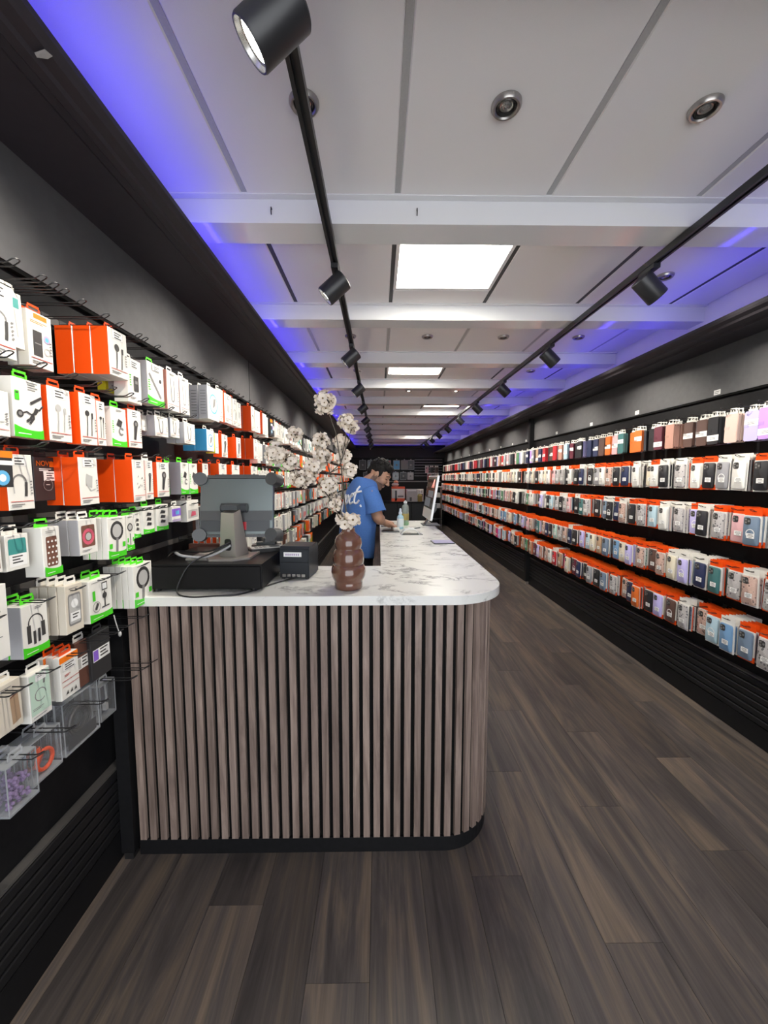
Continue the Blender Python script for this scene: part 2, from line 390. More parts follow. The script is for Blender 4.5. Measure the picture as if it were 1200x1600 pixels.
structure(MB().prism([(YB - 0.001, 2.47), (YB - 0.30, 2.47), (YB - 0.32, 2.485), (YB - 0.32, 2.50), (YB - 0.001, 2.50)], -0.68, 1.76, 'soffit_black', axis='X').build('trim_4'))
# blue LED strips lying on the soffits
def strip(name, a, b, n, label):
    o = empty(name, a); a, b = Vector(a), Vector(b); d = (b - a)
    for i in range(n):
        p, q = d * (i / n), d * ((i + 0.97) / n)
        if abs(d.y) > abs(d.x): MB().box((-0.011, p.y, 0), (0.011, q.y, 0.005), ['strip_dead', 'blue_strip', 'strip_dead', 'strip_dead', 'strip_dead', 'strip_dead']).build('led_segment', o)
        else: MB().box((p.x, -0.011, 0), (q.x, 0.011, 0.005), ['strip_dead', 'blue_strip', 'strip_dead', 'strip_dead', 'strip_dead', 'strip_dead']).build('led_segment', o)
    tag(o, label, 'light strip')
strip('light_strip', (-0.76, YF + 0.1, 2.4315), (-0.76, YB - 0.4, 2.4315), 14, 'blue LED strip glowing in the cove above the wall behind the till')
strip('light_strip', (1.82, YF + 0.1, 2.333), (1.82, YB - 0.4, 2.333), 14, 'blue LED strip glowing in the cove above the phone case wall')
strip('light_strip', (-0.6, YB - 0.2, 2.502), (1.7, YB - 0.2, 2.502), 4, 'blue LED strip glowing in the cove over the back wall')
# posts on the case wall
def post(y, label):
    o = MB().box((2.065, y - 0.028, 0.045), (2.120, y + 0.028, 2.31), 'black_wall').build('wall_post')
    MB().box((2.075, y - 0.02, 0), (2.112, y + 0.02, 0.044), 'edge_strip').build('foot', o)
    tag(o, label, 'post', None); return o
post(5.45, 'tall black upright post between the two sections of the case wall')
MB().box((2.095, 5.50, 2.03), (2.124, 5.53, 2.31), 'edge_strip').build('edge_strip', wr)
MB().box((2.085, 5.50, 0.10), (2.121, 5.53, 0.37), 'edge_strip').build('edge_strip', wr)
o = MB().box((-1.012, 1.44, 0.03), (-0.962, 1.50, 1.0), 'black_wall').build('counter_post')
MB().box((-1.005, 1.445, 0), (-0.97, 1.48, 0.029), 'wire_black').build('foot', o)
tag(o, 'black post between the slatted counter front and the ridged plinth', 'post')

# light panels, downlights, tracks and spots
PL = ['closest to the entrance, beside the till', 'second from the entrance', 'third from the entrance, offset to the aisle', 'furthest down the shop']
for i, (x0, x1, y0) in enumerate(panels):
    o = empty('ceiling_light', (x0, y0, ZC))
    ww = x1 - x0; b = MB()
    for a, c in (((0, 0), (ww, 0.02)), ((0, 0.6), (ww, 0.62)), ((0, 0.021), (0.018, 0.599)), ((ww - 0.018, 0.021), (ww, 0.599))):
        b.box((a[0], a[1], 0), (c[0], c[1], 0.02), 'ceiling_white')
    b.build('light_frame', o)
    MB().box((0.019, 0.022, 0.006), (ww - 0.019, 0.598, 0.018), 'panel_light').build('diffuser', o)
    tag(o, 'square white glowing ceiling panel, ' + PL[i], 'ceiling light')
ring_b = MB(); ring_b.lathe([(0.036, 0.0135), (0.036, 0.004), (0.040, 0.0), (0.046, 0.0), (0.052, 0.008), (0.052, 0.0138)], 'nickel', n=28, caps=False)
ring_me = ring_b.mesh('ring', True)
cup_me = MB().lathe([(0.0358, 0.0125), (0.033, 0.005), (0.030, 0.003), (0.0285, 0.0128), (0.002, 0.0132)], 'reflector_dark', n=24, caps=False).mesh('reflector', True)
bulb_me = {k: MB().lathe([(0.027, 0.0126), (0.023, 0.0085), (0.018, 0.0095), (0.013, 0.0055), (0.008, 0.0075), (0.002, 0.004)], k, n=20).mesh('bulb', True) for k in ('bulb_off', 'bulb_lit')}
bay_name = lambda k: nth(k + 3) + ' ceiling bay'
for k in range(-1, 11):
    yc = beams[k + 3] + BW + 0.42
    cols = (-0.222, 0.385, 0.99, 1.59) if k % 2 else (1.59,)
    if k in (2, 6, 8): cols = (-0.222, 1.59)
    for x in cols:
        if k % 2 == 0: yc = beams[k + 3] + BW + 0.44
        o = empty('downlight', (x, yc, ZC - 0.014))
        o.scale = (0.86, 0.86, 1)
        put('ring', ring_me, o); put('reflector', cup_me, o)
        lit = k in (3, 5) and x > 0
        put('bulb', bulb_me['bulb_lit' if lit else 'bulb_off'], o)
        where = {-0.222: 'over the till side', 0.385: 'over the counter', 0.99: 'over the aisle', 1.59: 'near the phone case wall'}[x]
        tag(o, f'round nickel {"lit " if lit else ""}recessed downlight {where}, {bay_name(k)}', 'downlight', 'recessed downlights in the ceiling')
def track(x, z, label):
    o = empty('lighting_track', (x, YF, z))
    b = MB(); prof = [(-0.017, 0.028), (-0.017, 0), (-0.006, 0), (-0.006, 0.012), (0.006, 0.012), (0.006, 0), (0.017, 0), (0.017, 0.028)]
    b.prism(prof, 0.3, 13.9, 'track_black', axis='Y'); b.build('rail', o)
    for y in [bb + BW / 2 - YF for bb in beams if bb > 0.3]: MB().box((-0.012, y - 0.02, 0.0282), (0.012, y + 0.02, ZC - BH - z - 0.0005), 'lamp_black').build('mount', o)
    MB().box((-0.018, 13.901, -0.001), (0.018, 13.93, 0.029), 'lamp_black').build('end_cap', o)
    tag(o, label, 'lighting track'); return o
TZ = 2.494
track(-0.205, TZ, 'black ceiling track of spotlights aimed at the wall behind the till')
track(1.288, TZ, 'black ceiling track of spotlights aimed at the phone case wall')
def spot_proto():
    """barrel along -Z from the pivot; rotated afterwards"""
    b = MB(); L, R = 0.125, 0.048
    b.lathe([(0.012, 0.055), (R - 0.004, 0.055), (R, 0.051), (R, -0.066), (R - 0.002, -0.070), (R - 0.005, -0.070), (R - 0.008, -0.0535)], 'lamp_black', n=32, caps=False); b.cyl((0, 0, 0.055), (0, 0, 0.0545), 0.0122, 0.0122, 'lamp_black', 16); b.cyl((0, 0, -0.0525), (0, 0, -0.0535), R - 0.004, R - 0.004, 'lamp_black', 24)
    return b.mesh('barrel', True), MB().lathe([(R - 0.0055, -0.0685), (R - 0.009, -0.060), (0.034, -0.058), (0.0335, -0.054)], 'lamp_ring', n=32, caps=False).mesh('bezel', True), \
        MB().lathe([(0.034, -0.0578), (0.030, -0.0568), (0.002, -0.0565)], 'lens_lit', n=28, caps=False).mesh('lens', True)
barrel_me, bezel_me, lens_me = spot_proto()
yoke_me = MB().box((-0.016, -0.055, 0.0), (0.016, 0.055, 0.020), 'lamp_black').cyl((0, 0, 0), (0, 0, -0.045), 0.009, 0.009, 'lamp_black', 12).mesh('track_adapter')
def spotlight(x, y, s, k, label):
    o = empty('track_spotlight', (x, y, TZ - 0.0215))
    put('track_adapter', yoke_me, o)
    tilt = math.radians(49) if s < 0 else math.radians(46)
    bar = put('barrel', barrel_me, o, (0, 0, -0.062), (0, tilt if s < 0 else -tilt, 0))
    put('bezel', bezel_me, bar); put('lens', lens_me, bar)
    ld = bpy.data.lights.new('lamp', 'SPOT'); ld.energy = SPOT_W; ld.spot_size = math.radians(88); ld.spot_blend = 0.75; ld.shadow_soft_size = 0.028; ld.color = (1.0, 0.925, 0.81)
    lo = bpy.data.objects.new('lamp', ld); COL.objects.link(lo); lo.parent = bar; lo.location = (0, 0, -0.072)
    tag(o, label, 'spotlight', 'track spotlights'); return o
for k in range(-1, 11):
    y = 0.87 + 1.1 * k
    n = 'at the entrance end' if k < 0 else f'{nth(k + 1)} in view from the entrance'
    spotlight(-0.205, y, -1, k, f'black cylinder spotlight on the till side track, {n}')
    spotlight(1.288, y - 0.02, 1, k, f'black cylinder spotlight on the case wall track, {n}')
# small screw hooks left in the first beam
for i, x in enumerate((-0.43, 0.155)):
    o = MB().tube([(0, 0, 0), (0, -0.012, 0.001), (0, -0.014, -0.012), (0, -0.010, -0.026)], 0.0022, 'wire_black').build('beam_hook', loc=(x, BY0 - 0.0005, 2.578))
    tag(o, ('small black screw hook on the first beam, beside the till side track', 'small black screw hook on the first beam, above the light panel corner')[i], 'hook')
# ================================================================== COUNTER
CT = 1.061
R0 = 0.215
CX0, CX1, CY0, CY1 = -0.955, 0.478, 1.460, 4.03
def L_outline(x0, x1, y0, y1, xi, yi, r, n=14):
    arc = [(x1 - r + r * math.sin(PI / 2 * i / n), y0 + r - r * math.cos(PI / 2 * i / n)) for i in range(n + 1)]
    return [(x0, y0)] + arc + [(x1, y1), (xi, y1), (xi, yi), (x0, yi)]
ctr = empty('counter', (-0.2, 1.9, 0))
tag(ctr, 'shop counter clad in walnut slats with a rounded corner, black kick base', 'counter')
def cpart(mb, name): o = mb.build(name, ctr); o.location = (0.2, -1.9, 0); return o
cpart(MB().prism(L_outline(CX0, CX1 - 0.013, CY0 + 0.013, CY1, 0.03, 1.93, R0 - 0.013), 0.0645, 1.0245, 'groove_black', axis='Z'), 'carcass')
cpart(MB().prism(L_outline(CX0, CX1 - 0.004, CY0 + 0.004, CY1, 0.03, 1.93, R0), 0.0, 0.064, 'black_wall', axis='Z'), 'kick_base')
cpart(MB().box((0.012, 1.95, 0.07), (0.0295, 4.02, 0.9), 'black_wall'), 'inner_panel')
slat_me = MB().prism([(-0.0135, 0), (-0.0125, 0.0125), (0.0125, 0.0125), (0.0135, 0)], 0.0655, 1.023, 'slat_walnut', axis='Z').mesh('slat')
straight = (CX1 - R0) - CX0; arc_l = PI / 2 * (R0 - 0.013)
sp = 0.0403; p = 0.018
while p < straight + arc_l + (CY1 - CY0 - R0):
    if p < straight: x, y, a = CX0 + p, CY0 + 0.0128, 0
    elif p < straight + arc_l:
        a = (p - straight) / (R0 - 0.013); x = CX1 - R0 + (R0 - 0.0132) * math.sin(a); y = CY0 + R0 - (R0 - 0.0132) * math.cos(a)
    else: a = PI / 2; x = CX1 - 0.0128; y = CY0 + R0 + p - straight - arc_l
    put('slat', slat_me, ctr, (x + 0.2, y - 1.9, 0), (0, 0, a + PI))
    p += sp
pts = L_outline(-1.012, 0.516, 1.437, 4.05, 0.008, 1.945, 0.245, 20)
ct = MB(); n_ = len(pts)
cxm, cym = 0.2, 1.8
ins = L_outline(-1.012, 0.514, 1.439, 4.048, 0.010, 1.943, 0.243, 20)
vs = [(x, y, 1.0255) for x, y in pts] + [(x, y, CT - 0.002) for x, y in pts] + [(x, y, CT) for x, y in ins]
ct.add(vs, [(i, (i + 1) % n_, n_ + (i + 1) % n_, n_ + i) for i in range(n_)] + [(n_ + i, n_ + (i + 1) % n_, 2 * n_ + (i + 1) % n_, 2 * n_ + i) for i in range(n_)] + [tuple(range(n_ - 1, -1, -1)), tuple(range(2 * n_, 3 * n_))], 'marble')
tag(ct.build('countertop'), 'white grey-veined marble worktop, L shaped, with rounded front corner', 'countertop')

# ------------------------------------------------------------------ till: drawer, screen, printer, cables
mat('till_grey', (0.085, 0.088, 0.09), 0.4, 0.2, spec=0.35); mat('till_glass', (0.15, 0.175, 0.172), 0.3, 0.55, spec=0.5); mat('till_dark', (0.05, 0.055, 0.06), 0.35)
mat('stand_alu', (0.44, 0.41, 0.38), 0.36, 0.6); mat('printer_black', (0.024, 0.027, 0.032), 0.4, spec=0.25); mat('cable_black', (0.012, 0.012, 0.013), 0.4); mat('cable_grey', (0.38, 0.38, 0.39), 0.45)
mat('drawer_black', (0.010, 0.0095, 0.0095), 0.33, spec=0.15); mat('red_gloss', (0.45, 0.02, 0.03), 0.3)
dr = MB().box((-0.885, 1.500, CT + 0.012), (-0.452, 1.885, 1.166), 'drawer_black').build('cash_drawer')
MB().box((-0.880, 1.492, CT + 0.018), (-0.457, 1.4995, 1.160), 'drawer_black').build('rear_panel', dr)
MB().box((-0.886, 1.496, 1.1665), (-0.451, 1.886, 1.170), 'drawer_black').build('lid', dr)
for x in (-0.865, -0.49):
    for y in (1.52, 1.86): MB().cyl((x, y, CT), (x, y, CT + 0.0118), 0.013, 0.012, 'cable_black', 10).build('foot', dr)
tag(dr, 'low black metal cash drawer on the counter under the till screen', 'cash drawer')
DT = 1.1705
ts = empty('till_screen', (-0.60, 1.63, DT))
tag(ts, 'grey till screen seen from behind, on an aluminium stand over the cash drawer', 'till screen')
MB().prism([(-0.175, -0.065), (-0.09, -0.065), (-0.075, -0.085), (0.02, -0.085), (0.045, -0.065), (0.075, -0.045), (0.075, 0.09), (-0.175, 0.09)], 0, 0.008, 'stand_alu', axis='Z').build('stand_base', ts)
st = MB()
A = [(-0.058, -0.04, 0.0085), (0.036, -0.04, 0.0085), (0.036, 0.055, 0.0085), (-0.058, 0.055, 0.0085)]
B = [(-0.046, -0.035, 0.188), (0.028, -0.035, 0.188), (0.028, 0.012, 0.20), (-0.046, 0.012, 0.20)]
st.add(A + B, [(3, 2, 1, 0), (4, 5, 6, 7), (0, 1, 5, 4), (1, 2, 6, 5), (2, 3, 7, 6), (3, 0, 4, 7)], 'stand_alu')
sc0 = st.build('stand_column', ts); sc0.rotation_euler = (0, 0, math.radians(-18)); sc0.scale = (0.84, 0.9, 1)
MB().prism(rrect(0.036, 0.048, 0.012, 4, -0.006, 0.058), -0.0425, -0.0390, 'cable_black', axis='Y').build('cable_hole', sc0)
MB().box((-0.040, -0.028, 0.199), (0.022, 0.022, 0.219), 'till_dark').cyl((-0.062, 0.03, 0.205), (0.045, 0.03, 0.205), 0.019, 0.019, 'till_dark', 16).build('hinge', ts)
hd = empty('screen_head', (-0.005, 0.055, 0.215)); hd.parent = ts; hd.rotation_euler = (math.radians(-9), 0, math.radians(4))
W2, H0, H1 = 0.150, -0.125, 0.112
MB().prism([(-W2, H0), (W2, H0), (W2, H1), (-W2, H1)], -0.006, 0.030, 'till_glass', axis='Y').build('back_shell', hd)
MB().box((-W2 + 0.01, 0.0305, H0 + 0.006), (W2 - 0.01, 0.034, H1 - 0.006), 'cable_black').build('display', hd)
MB().box((-W2 + 0.004, -0.0095, H0 + 0.012), (W2 - 0.012, -0.0065, H0 + 0.058), 'till_dark').box((-W2 + 0.002, -0.0085, H0 + 0.0585), (W2 - 0.002, -0.0064, H0 + 0.10), 'till_grey').build('port_bay', hd)
MB().box((0.010, -0.0112, H0 + 0.018), (0.042, -0.0097, H0 + 0.052), 'red_gloss').build('red_sticker', hd)
MB().box((-W2 + 0.03, -0.016, H1 + 0.001), (W2 - 0.03, 0.030, H1 + 0.014), 'till_grey').box((-0.09, -0.010, H1 + 0.0145), (0.09, 0.02, H1 + 0.018), 'till_dark').build('top_bar', hd)
MB().box((-W2 + 0.03, -0.012, H0 - 0.012), (W2 - 0.03, 0.024, H0 - 0.001), 'till_grey').build('bottom_bar', hd)
for sx in (-1, 1):
    for zz in (H1 - 0.002, H0 - 0.002):
        MB().cyl((sx * (W2 - 0.004), -0.024, zz), (sx * (W2 + 0.012), 0.050, zz), 0.027, 0.027, 'till_grey', 24).build('corner_grip', hd, 30)
pr_ = MB(); pr_.prism([(-0.088, 0.006), (0.072, 0.006), (0.072, 0.128), (0.045, 0.143), (-0.075, 0.143), (-0.088, 0.132)], 0, 0.13, 'printer_black', axis='X')
rp = pr_.build('receipt_printer', loc=(-0.424, 1.782, CT)); rp.rotation_euler = (0, 0, math.radians(-5))
MB().box((0.004, -0.0935, 0.014), (0.126, -0.0885, 0.075), 'printer_black').box((0.004, -0.0935, 0.0775), (0.126, -0.0885, 0.128), 'printer_black').build('rear_cover', rp)
MB().box((0.020, -0.0955, 0.100), (0.098, -0.0938, 0.120), 'ink_white').build('paper_label', rp)
lb = MB()
for i in range(7): lb.box((0.028 + i * 0.009, -0.0962, 0.105), (0.034 + i * 0.009, -0.0956, 0.114), 'ink_lilac')
lb.build('label_print', rp)
for i in range(5): MB().box((0.014 + i * 0.021, -0.0975, 0.012), (0.029 + i * 0.021, -0.094, 0.024), 'nickel').build('port', rp)
for x in (0.012, 0.118):
    for y in (-0.078, 0.06): MB().cyl((x, y, 0), (x, y, 0.0058), 0.008, 0.008, 'cable_black', 8).build('foot', rp)
tag(rp, 'dark receipt printer with a white label, beside the cash drawer', 'printer')
def cord(name, pts, r, m, label, cat='cable'):
    P = [Vector(p) for p in pts]; out = []
    for i in range(len(P) - 1):
        a, b, c, d = P[max(i - 1, 0)], P[i], P[i + 1], P[min(i + 2, len(P) - 1)]
        for k in range(8):
            t = k / 8; out.append(0.5 * ((2 * b) + (c - a) * t + (2 * a - 5 * b + 4 * c - d) * t * t + (3 * b - a - 3 * c + d) * t ** 3))
    out.append(P[-1])
    return tag(MB().tube(out, r, m, 7).build(name, None, 60), label, cat)
cord('power_cable', [(-0.606, 1.588, 1.232), (-0.66, 1.55, 1.205), (-0.72, 1.50, 1.176), (-0.752, 1.476, 1.12), (-0.755, 1.452, 1.072), (-0.70, 1.432, 1.062), (-0.62, 1.433, 1.0645), (-0.52, 1.462, 1.0645), (-0.44, 1.60, 1.0645), (-0.40, 1.655, 1.0645), (-0.345, 1.685, 1.078)], 0.0032, 'cable_black', 'thin black cable from the screen stand, looping over the counter edge to the printer')
cord('power_cable', [(-0.602, 1.590, 1.228), (-0.65, 1.58, 1.20), (-0.70, 1.56, 1.185), (-0.78, 1.56, 1.19), (-0.83, 1.60, 1.195), (-0.875, 1.70, 1.177)], 0.0055, 'cable_grey', 'thick grey cable arching left from the screen stand over the drawer')
cord('power_cable', [(-0.606, 1.589, 1.240), (-0.68, 1.58, 1.206), (-0.76, 1.62, 1.195), (-0.90, 1.70, 1.178), (-0.99, 1.80, 1.10)], 0.0035, 'cable_black', 'thin black cable from the stand to the wall behind the drawer')
# things lying on the drawer and behind it
hp = MB().prism(rrect(0.075, 0.16, 0.012), 0, 0.016, 'cable_black', axis='Z').build('card_reader', loc=(-0.508, 1.775, DT + 0.001), rot=(0.0, 0, math.radians(-62)))
MB().prism(rrect(0.066, 0.146, 0.009), 0.0162, 0.0182, 'ink_pale', axis='Z').build('face_plate', hp)
for i in range(3):
    for j in range(3): MB().box((-0.022 + i * 0.016, -0.055 + j * 0.018, 0.0184), (-0.011 + i * 0.016, -0.043 + j * 0.018, 0.0205), 'ink_grey').build('key', hp)
MB().box((-0.022, 0.01, 0.0184), (0.022, 0.055, 0.0192), 'till_dark').build('display', hp)
tag(hp, 'black card reader with pale keypad lying on the cash drawer', 'card reader')
def gadget(x, y, z, sx, sy, rz, label, c='till_dark'):
    o = MB().prism(rrect(sx, sy, 0.01), 0, 0.018, c, axis='Z').build('phone_holder', loc=(x, y, z), rot=(0, 0, rz))
    MB().prism(rrect(sx * 0.7, sy * 0.6, 0.008), 0.0182, 0.03, c, axis='Z').build('pad', o)
    return tag(o, label, 'phone holder')
gadget(-0.50, 1.93 - 0.09, DT + 0.0008 + 0.034, 0.09, 0.05, 0.5, 'dark grey phone holder on the pile behind the card reader', 'till_grey')
gadget(-0.53, 1.845, DT + 0.0008, 0.13, 0.06, 0.1, 'flat dark holder at the bottom of the pile behind the card reader')
for i in range(6):
    x = -0.905 + i * 0.031
    o = MB().box((-0.013, -0.012, 0), (0.013, 0.012, 0.034), 'card_white').build('lighter_pack', loc=(x, 1.99 - 0.10 + 0.06, 1.178), rot=(0, 0, random.uniform(-.12, .12)))
    MB().box((-0.0095, -0.0126, 0.001), (0.0095, -0.0121, 0.033), 'card_orange').build('print', o)
    MB().cyl((-0.004, 0, 0.0342), (-0.004, 0, 0.048), 0.006, 0.004, 'cable_black', 8).build('cap', o)
    tag(o, f'small orange and white packet with black cap, {nth(i + 1)} from the wall, in tray behind till', 'packet', 'orange packets in the tray behind the till')
o = MB().box((-0.935, 1.925, CT), (-0.725, 2.09 - 0.12, CT + 0.116), 'card_brown').build('display_tray')
MB().box((-0.935, 1.915, CT + 0.02), (-0.725, 1.9245, CT + 0.09), 'card_salmon').build('front_print', o)
tag(o, 'dark brown display tray behind the cash drawer holding orange packets', 'tray')
o = MB().prism(rrect(0.022, 0.075, 0.008), 0, 0.012, 'red_gloss', axis='Y').build('red_device', loc=(-0.69, 1.862, DT + 0.038), rot=(0, 0.05, 0))
MB().box((-0.004, -0.0006, -0.02), (0.004, -0.0001, 0.012), 'ink_pale').build('label_strip', o)
tag(o, 'small upright red device behind the aluminium till stand', 'device')

# ------------------------------------------------------------------ vase with blossom branches
vm = mat('vase_glaze', (0.150, 0.066, 0.043), 0.14, spec=0.6, coat=0.6)
px = 0.00255
prof_px = [(0, 0), (20.5, 0), (21.8, 1.5), (22, 10), (21.6, 11.5), (24, 15), (26.2, 20), (27, 27), (26.2, 33), (23.8, 37.3), (22.6, 38.2), (23.6, 40), (24.3, 44), (24.6, 49), (23.8, 55), (21.6, 60), (19.4, 62.3), (19.2, 63.2), (20.4, 65.6), (21.2, 71), (20.4, 77.5), (17.4, 82.6), (12.6, 86.8), (10.3, 89.2), (10.0, 93.4), (10.5, 95), (9.3, 95.2), (8.8, 93), (8.8, 88), (0.1, 87)]
vz = MB().lathe([(max(r, 0.02) * px, z * px) for r, z in prof_px], 'vase_glaze', n=56).build('vase', None, 50, (-0.122, 1.553, CT))
tag(vz, 'glossy brown vase of three stacked bulges on the marble counter', 'vase')
mat('petal', (0.84, 0.74, 0.62), 0.6); mat('petal_back', (0.80, 0.72, 0.62), 0.6); mat('stamen', (0.16, 0.10, 0.03), 0.6); mat('twig', (0.10, 0.082, 0.062), 0.6)
def blossom_mesh(seed, scale=1.0):
    rnd = random.Random(seed); b = MB(); R = 0.0158 * scale
    for k in range(5):
        a = 2 * PI * k / 5 + rnd.uniform(-.14, .14); up = rnd.uniform(0.25, 0.95)
        d = Vector((math.cos(a), math.sin(a), 0)); t = Vector((-d.y, d.x, 0)); up_v = Vector((0, 0, 1))
        rows = []
        for s_, wd in ((0.12, 0.12), (0.45, 0.40), (0.75, 0.50), (1.0, 0.22)):
            z = R * (up * s_ * (1.35 - 0.5 * s_) + 0.04)
            c = d * R * s_ + up_v * z
            rows.append((c - t * R * wd + up_v * R * 0.08, c, c + t * R * wd + up_v * R * 0.08))
        vs = [p for r in rows for p in r]; fs = []
        for i in range(3):
            for j in range(2): fs.append((i * 3 + j, i * 3 + j + 1, (i + 1) * 3 + j + 1, (i + 1) * 3 + j))
        b.add(vs, fs, 'petal')
    b.ball((0, 0, R * 0.18), (R * 0.24, R * 0.24, R * 0.2), 'stamen', 6, 4)
    return b.mesh('blossom', 60)
BM = [blossom_mesh(i) for i in range(5)]
def branch(label, base, mid, clusters, seed):
    """a twig rising from the vase mouth that forks to its flower heads"""
    rnd = random.Random(seed); root = empty('blossom_branch', base); base = Vector(base); mid = Vector(mid)
    b = MB(); P = [Vector((0, 0, 0)), (mid - base) * 0.5 + Vector((rnd.uniform(-.01, .01), 0, 0.012)), mid - base]
    b.tube(P, [0.0032, 0.0028, 0.0024], 'twig', 6)
    for (c, r, n) in clusters:
        c = Vector(c) - base; m = P[2]
        q = (m + c) / 2 + Vector((rnd.uniform(-.015, .015), rnd.uniform(-.01, .01), rnd.uniform(-.005, .012)))
        b.tube([m, q, c], [0.0022, 0.0018, 0.0014], 'twig', 5)
        n = int(n * (1.0 if seed == 4 else 1.5))
        for k in range(n):
            t = (k + 0.5) / n; ph = k * 2.399963; zz = 1 - 2 * t; rr = math.sqrt(max(0, 1 - zz * zz))
            d = Vector((rr * math.cos(ph), rr * math.sin(ph), zz)); d = (d + Vector((rnd.uniform(-.2, .2), rnd.uniform(-.2, .2) - 0.05, rnd.uniform(-.2, .2)))).normalized()
            pos = c + d * (r - 0.009) * rnd.uniform(0.5, 1.18)
            o = put('blossom', BM[rnd.randrange(5)], root, pos)
            o.rotation_euler = d.to_track_quat('Z', 'Y').to_euler(); s_ = rnd.uniform(0.85, 1.15) * (1.25 if seed == 4 else 1.0); o.scale = (s_,) * 3
            b.tube([c, pos], 0.0009, 'twig', 4)
    b.build('stem', root, 60)
    tag(root, label, 'flower branch', 'blossom branches in the brown vase')
vx, vy, vtop = -0.122, 1.553, CT + 0.235
branch('tallest white blossom branch in the vase, with two round heads near the ceiling', (vx + 0.006, vy, CT + 0.224), (-0.150, 1.57, 1.56),
       [((-0.207, 1.55, 1.792), 0.043, 26), ((-0.128, 1.58, 1.722), 0.032, 13), ((-0.108, 1.59, 1.700), 0.028, 7), ((-0.150, 1.60, 1.645), 0.028, 8)], 1)
branch('white blossom branch leaning out over the till screen to its left', (vx - 0.012, vy + 0.004, CT + 0.224), (-0.245, 1.52, 1.50),
       [((-0.317, 1.50, 1.665), 0.027, 8), ((-0.375, 1.46, 1.590), 0.040, 20), ((-0.335, 1.47, 1.562), 0.034, 13), ((-0.292, 1.48, 1.50), 0.036, 13), ((-0.262, 1.50, 1.51), 0.030, 9)], 2)
branch('white blossom branch in the vase, crowded heads at its middle height', (vx - 0.004, vy - 0.006, CT + 0.224), (-0.190, 1.54, 1.52),
       [((-0.224, 1.52, 1.640), 0.030, 10), ((-0.225, 1.55, 1.585), 0.036, 15), ((-0.250, 1.50, 1.545), 0.034, 13), ((-0.198, 1.545, 1.468), 0.040, 20), ((-0.140, 1.60, 1.585), 0.028, 9), ((-0.118, 1.61, 1.535), 0.030, 10), ((-0.172, 1.55, 1.400), 0.030, 9)], 3)
branch('short sprig of open white blossoms just above the vase mouth', (vx, vy - 0.010, CT + 0.222), (vx + 0.0, vy - 0.016, CT + 0.255),
       [((vx - 0.008, vy - 0.034, CT + 0.262), 0.021, 5), ((vx + 0.022, vy - 0.020, CT + 0.275), 0.024, 6), ((vx - 0.020, vy - 0.012, CT + 0.28), 0.016, 3)], 4)
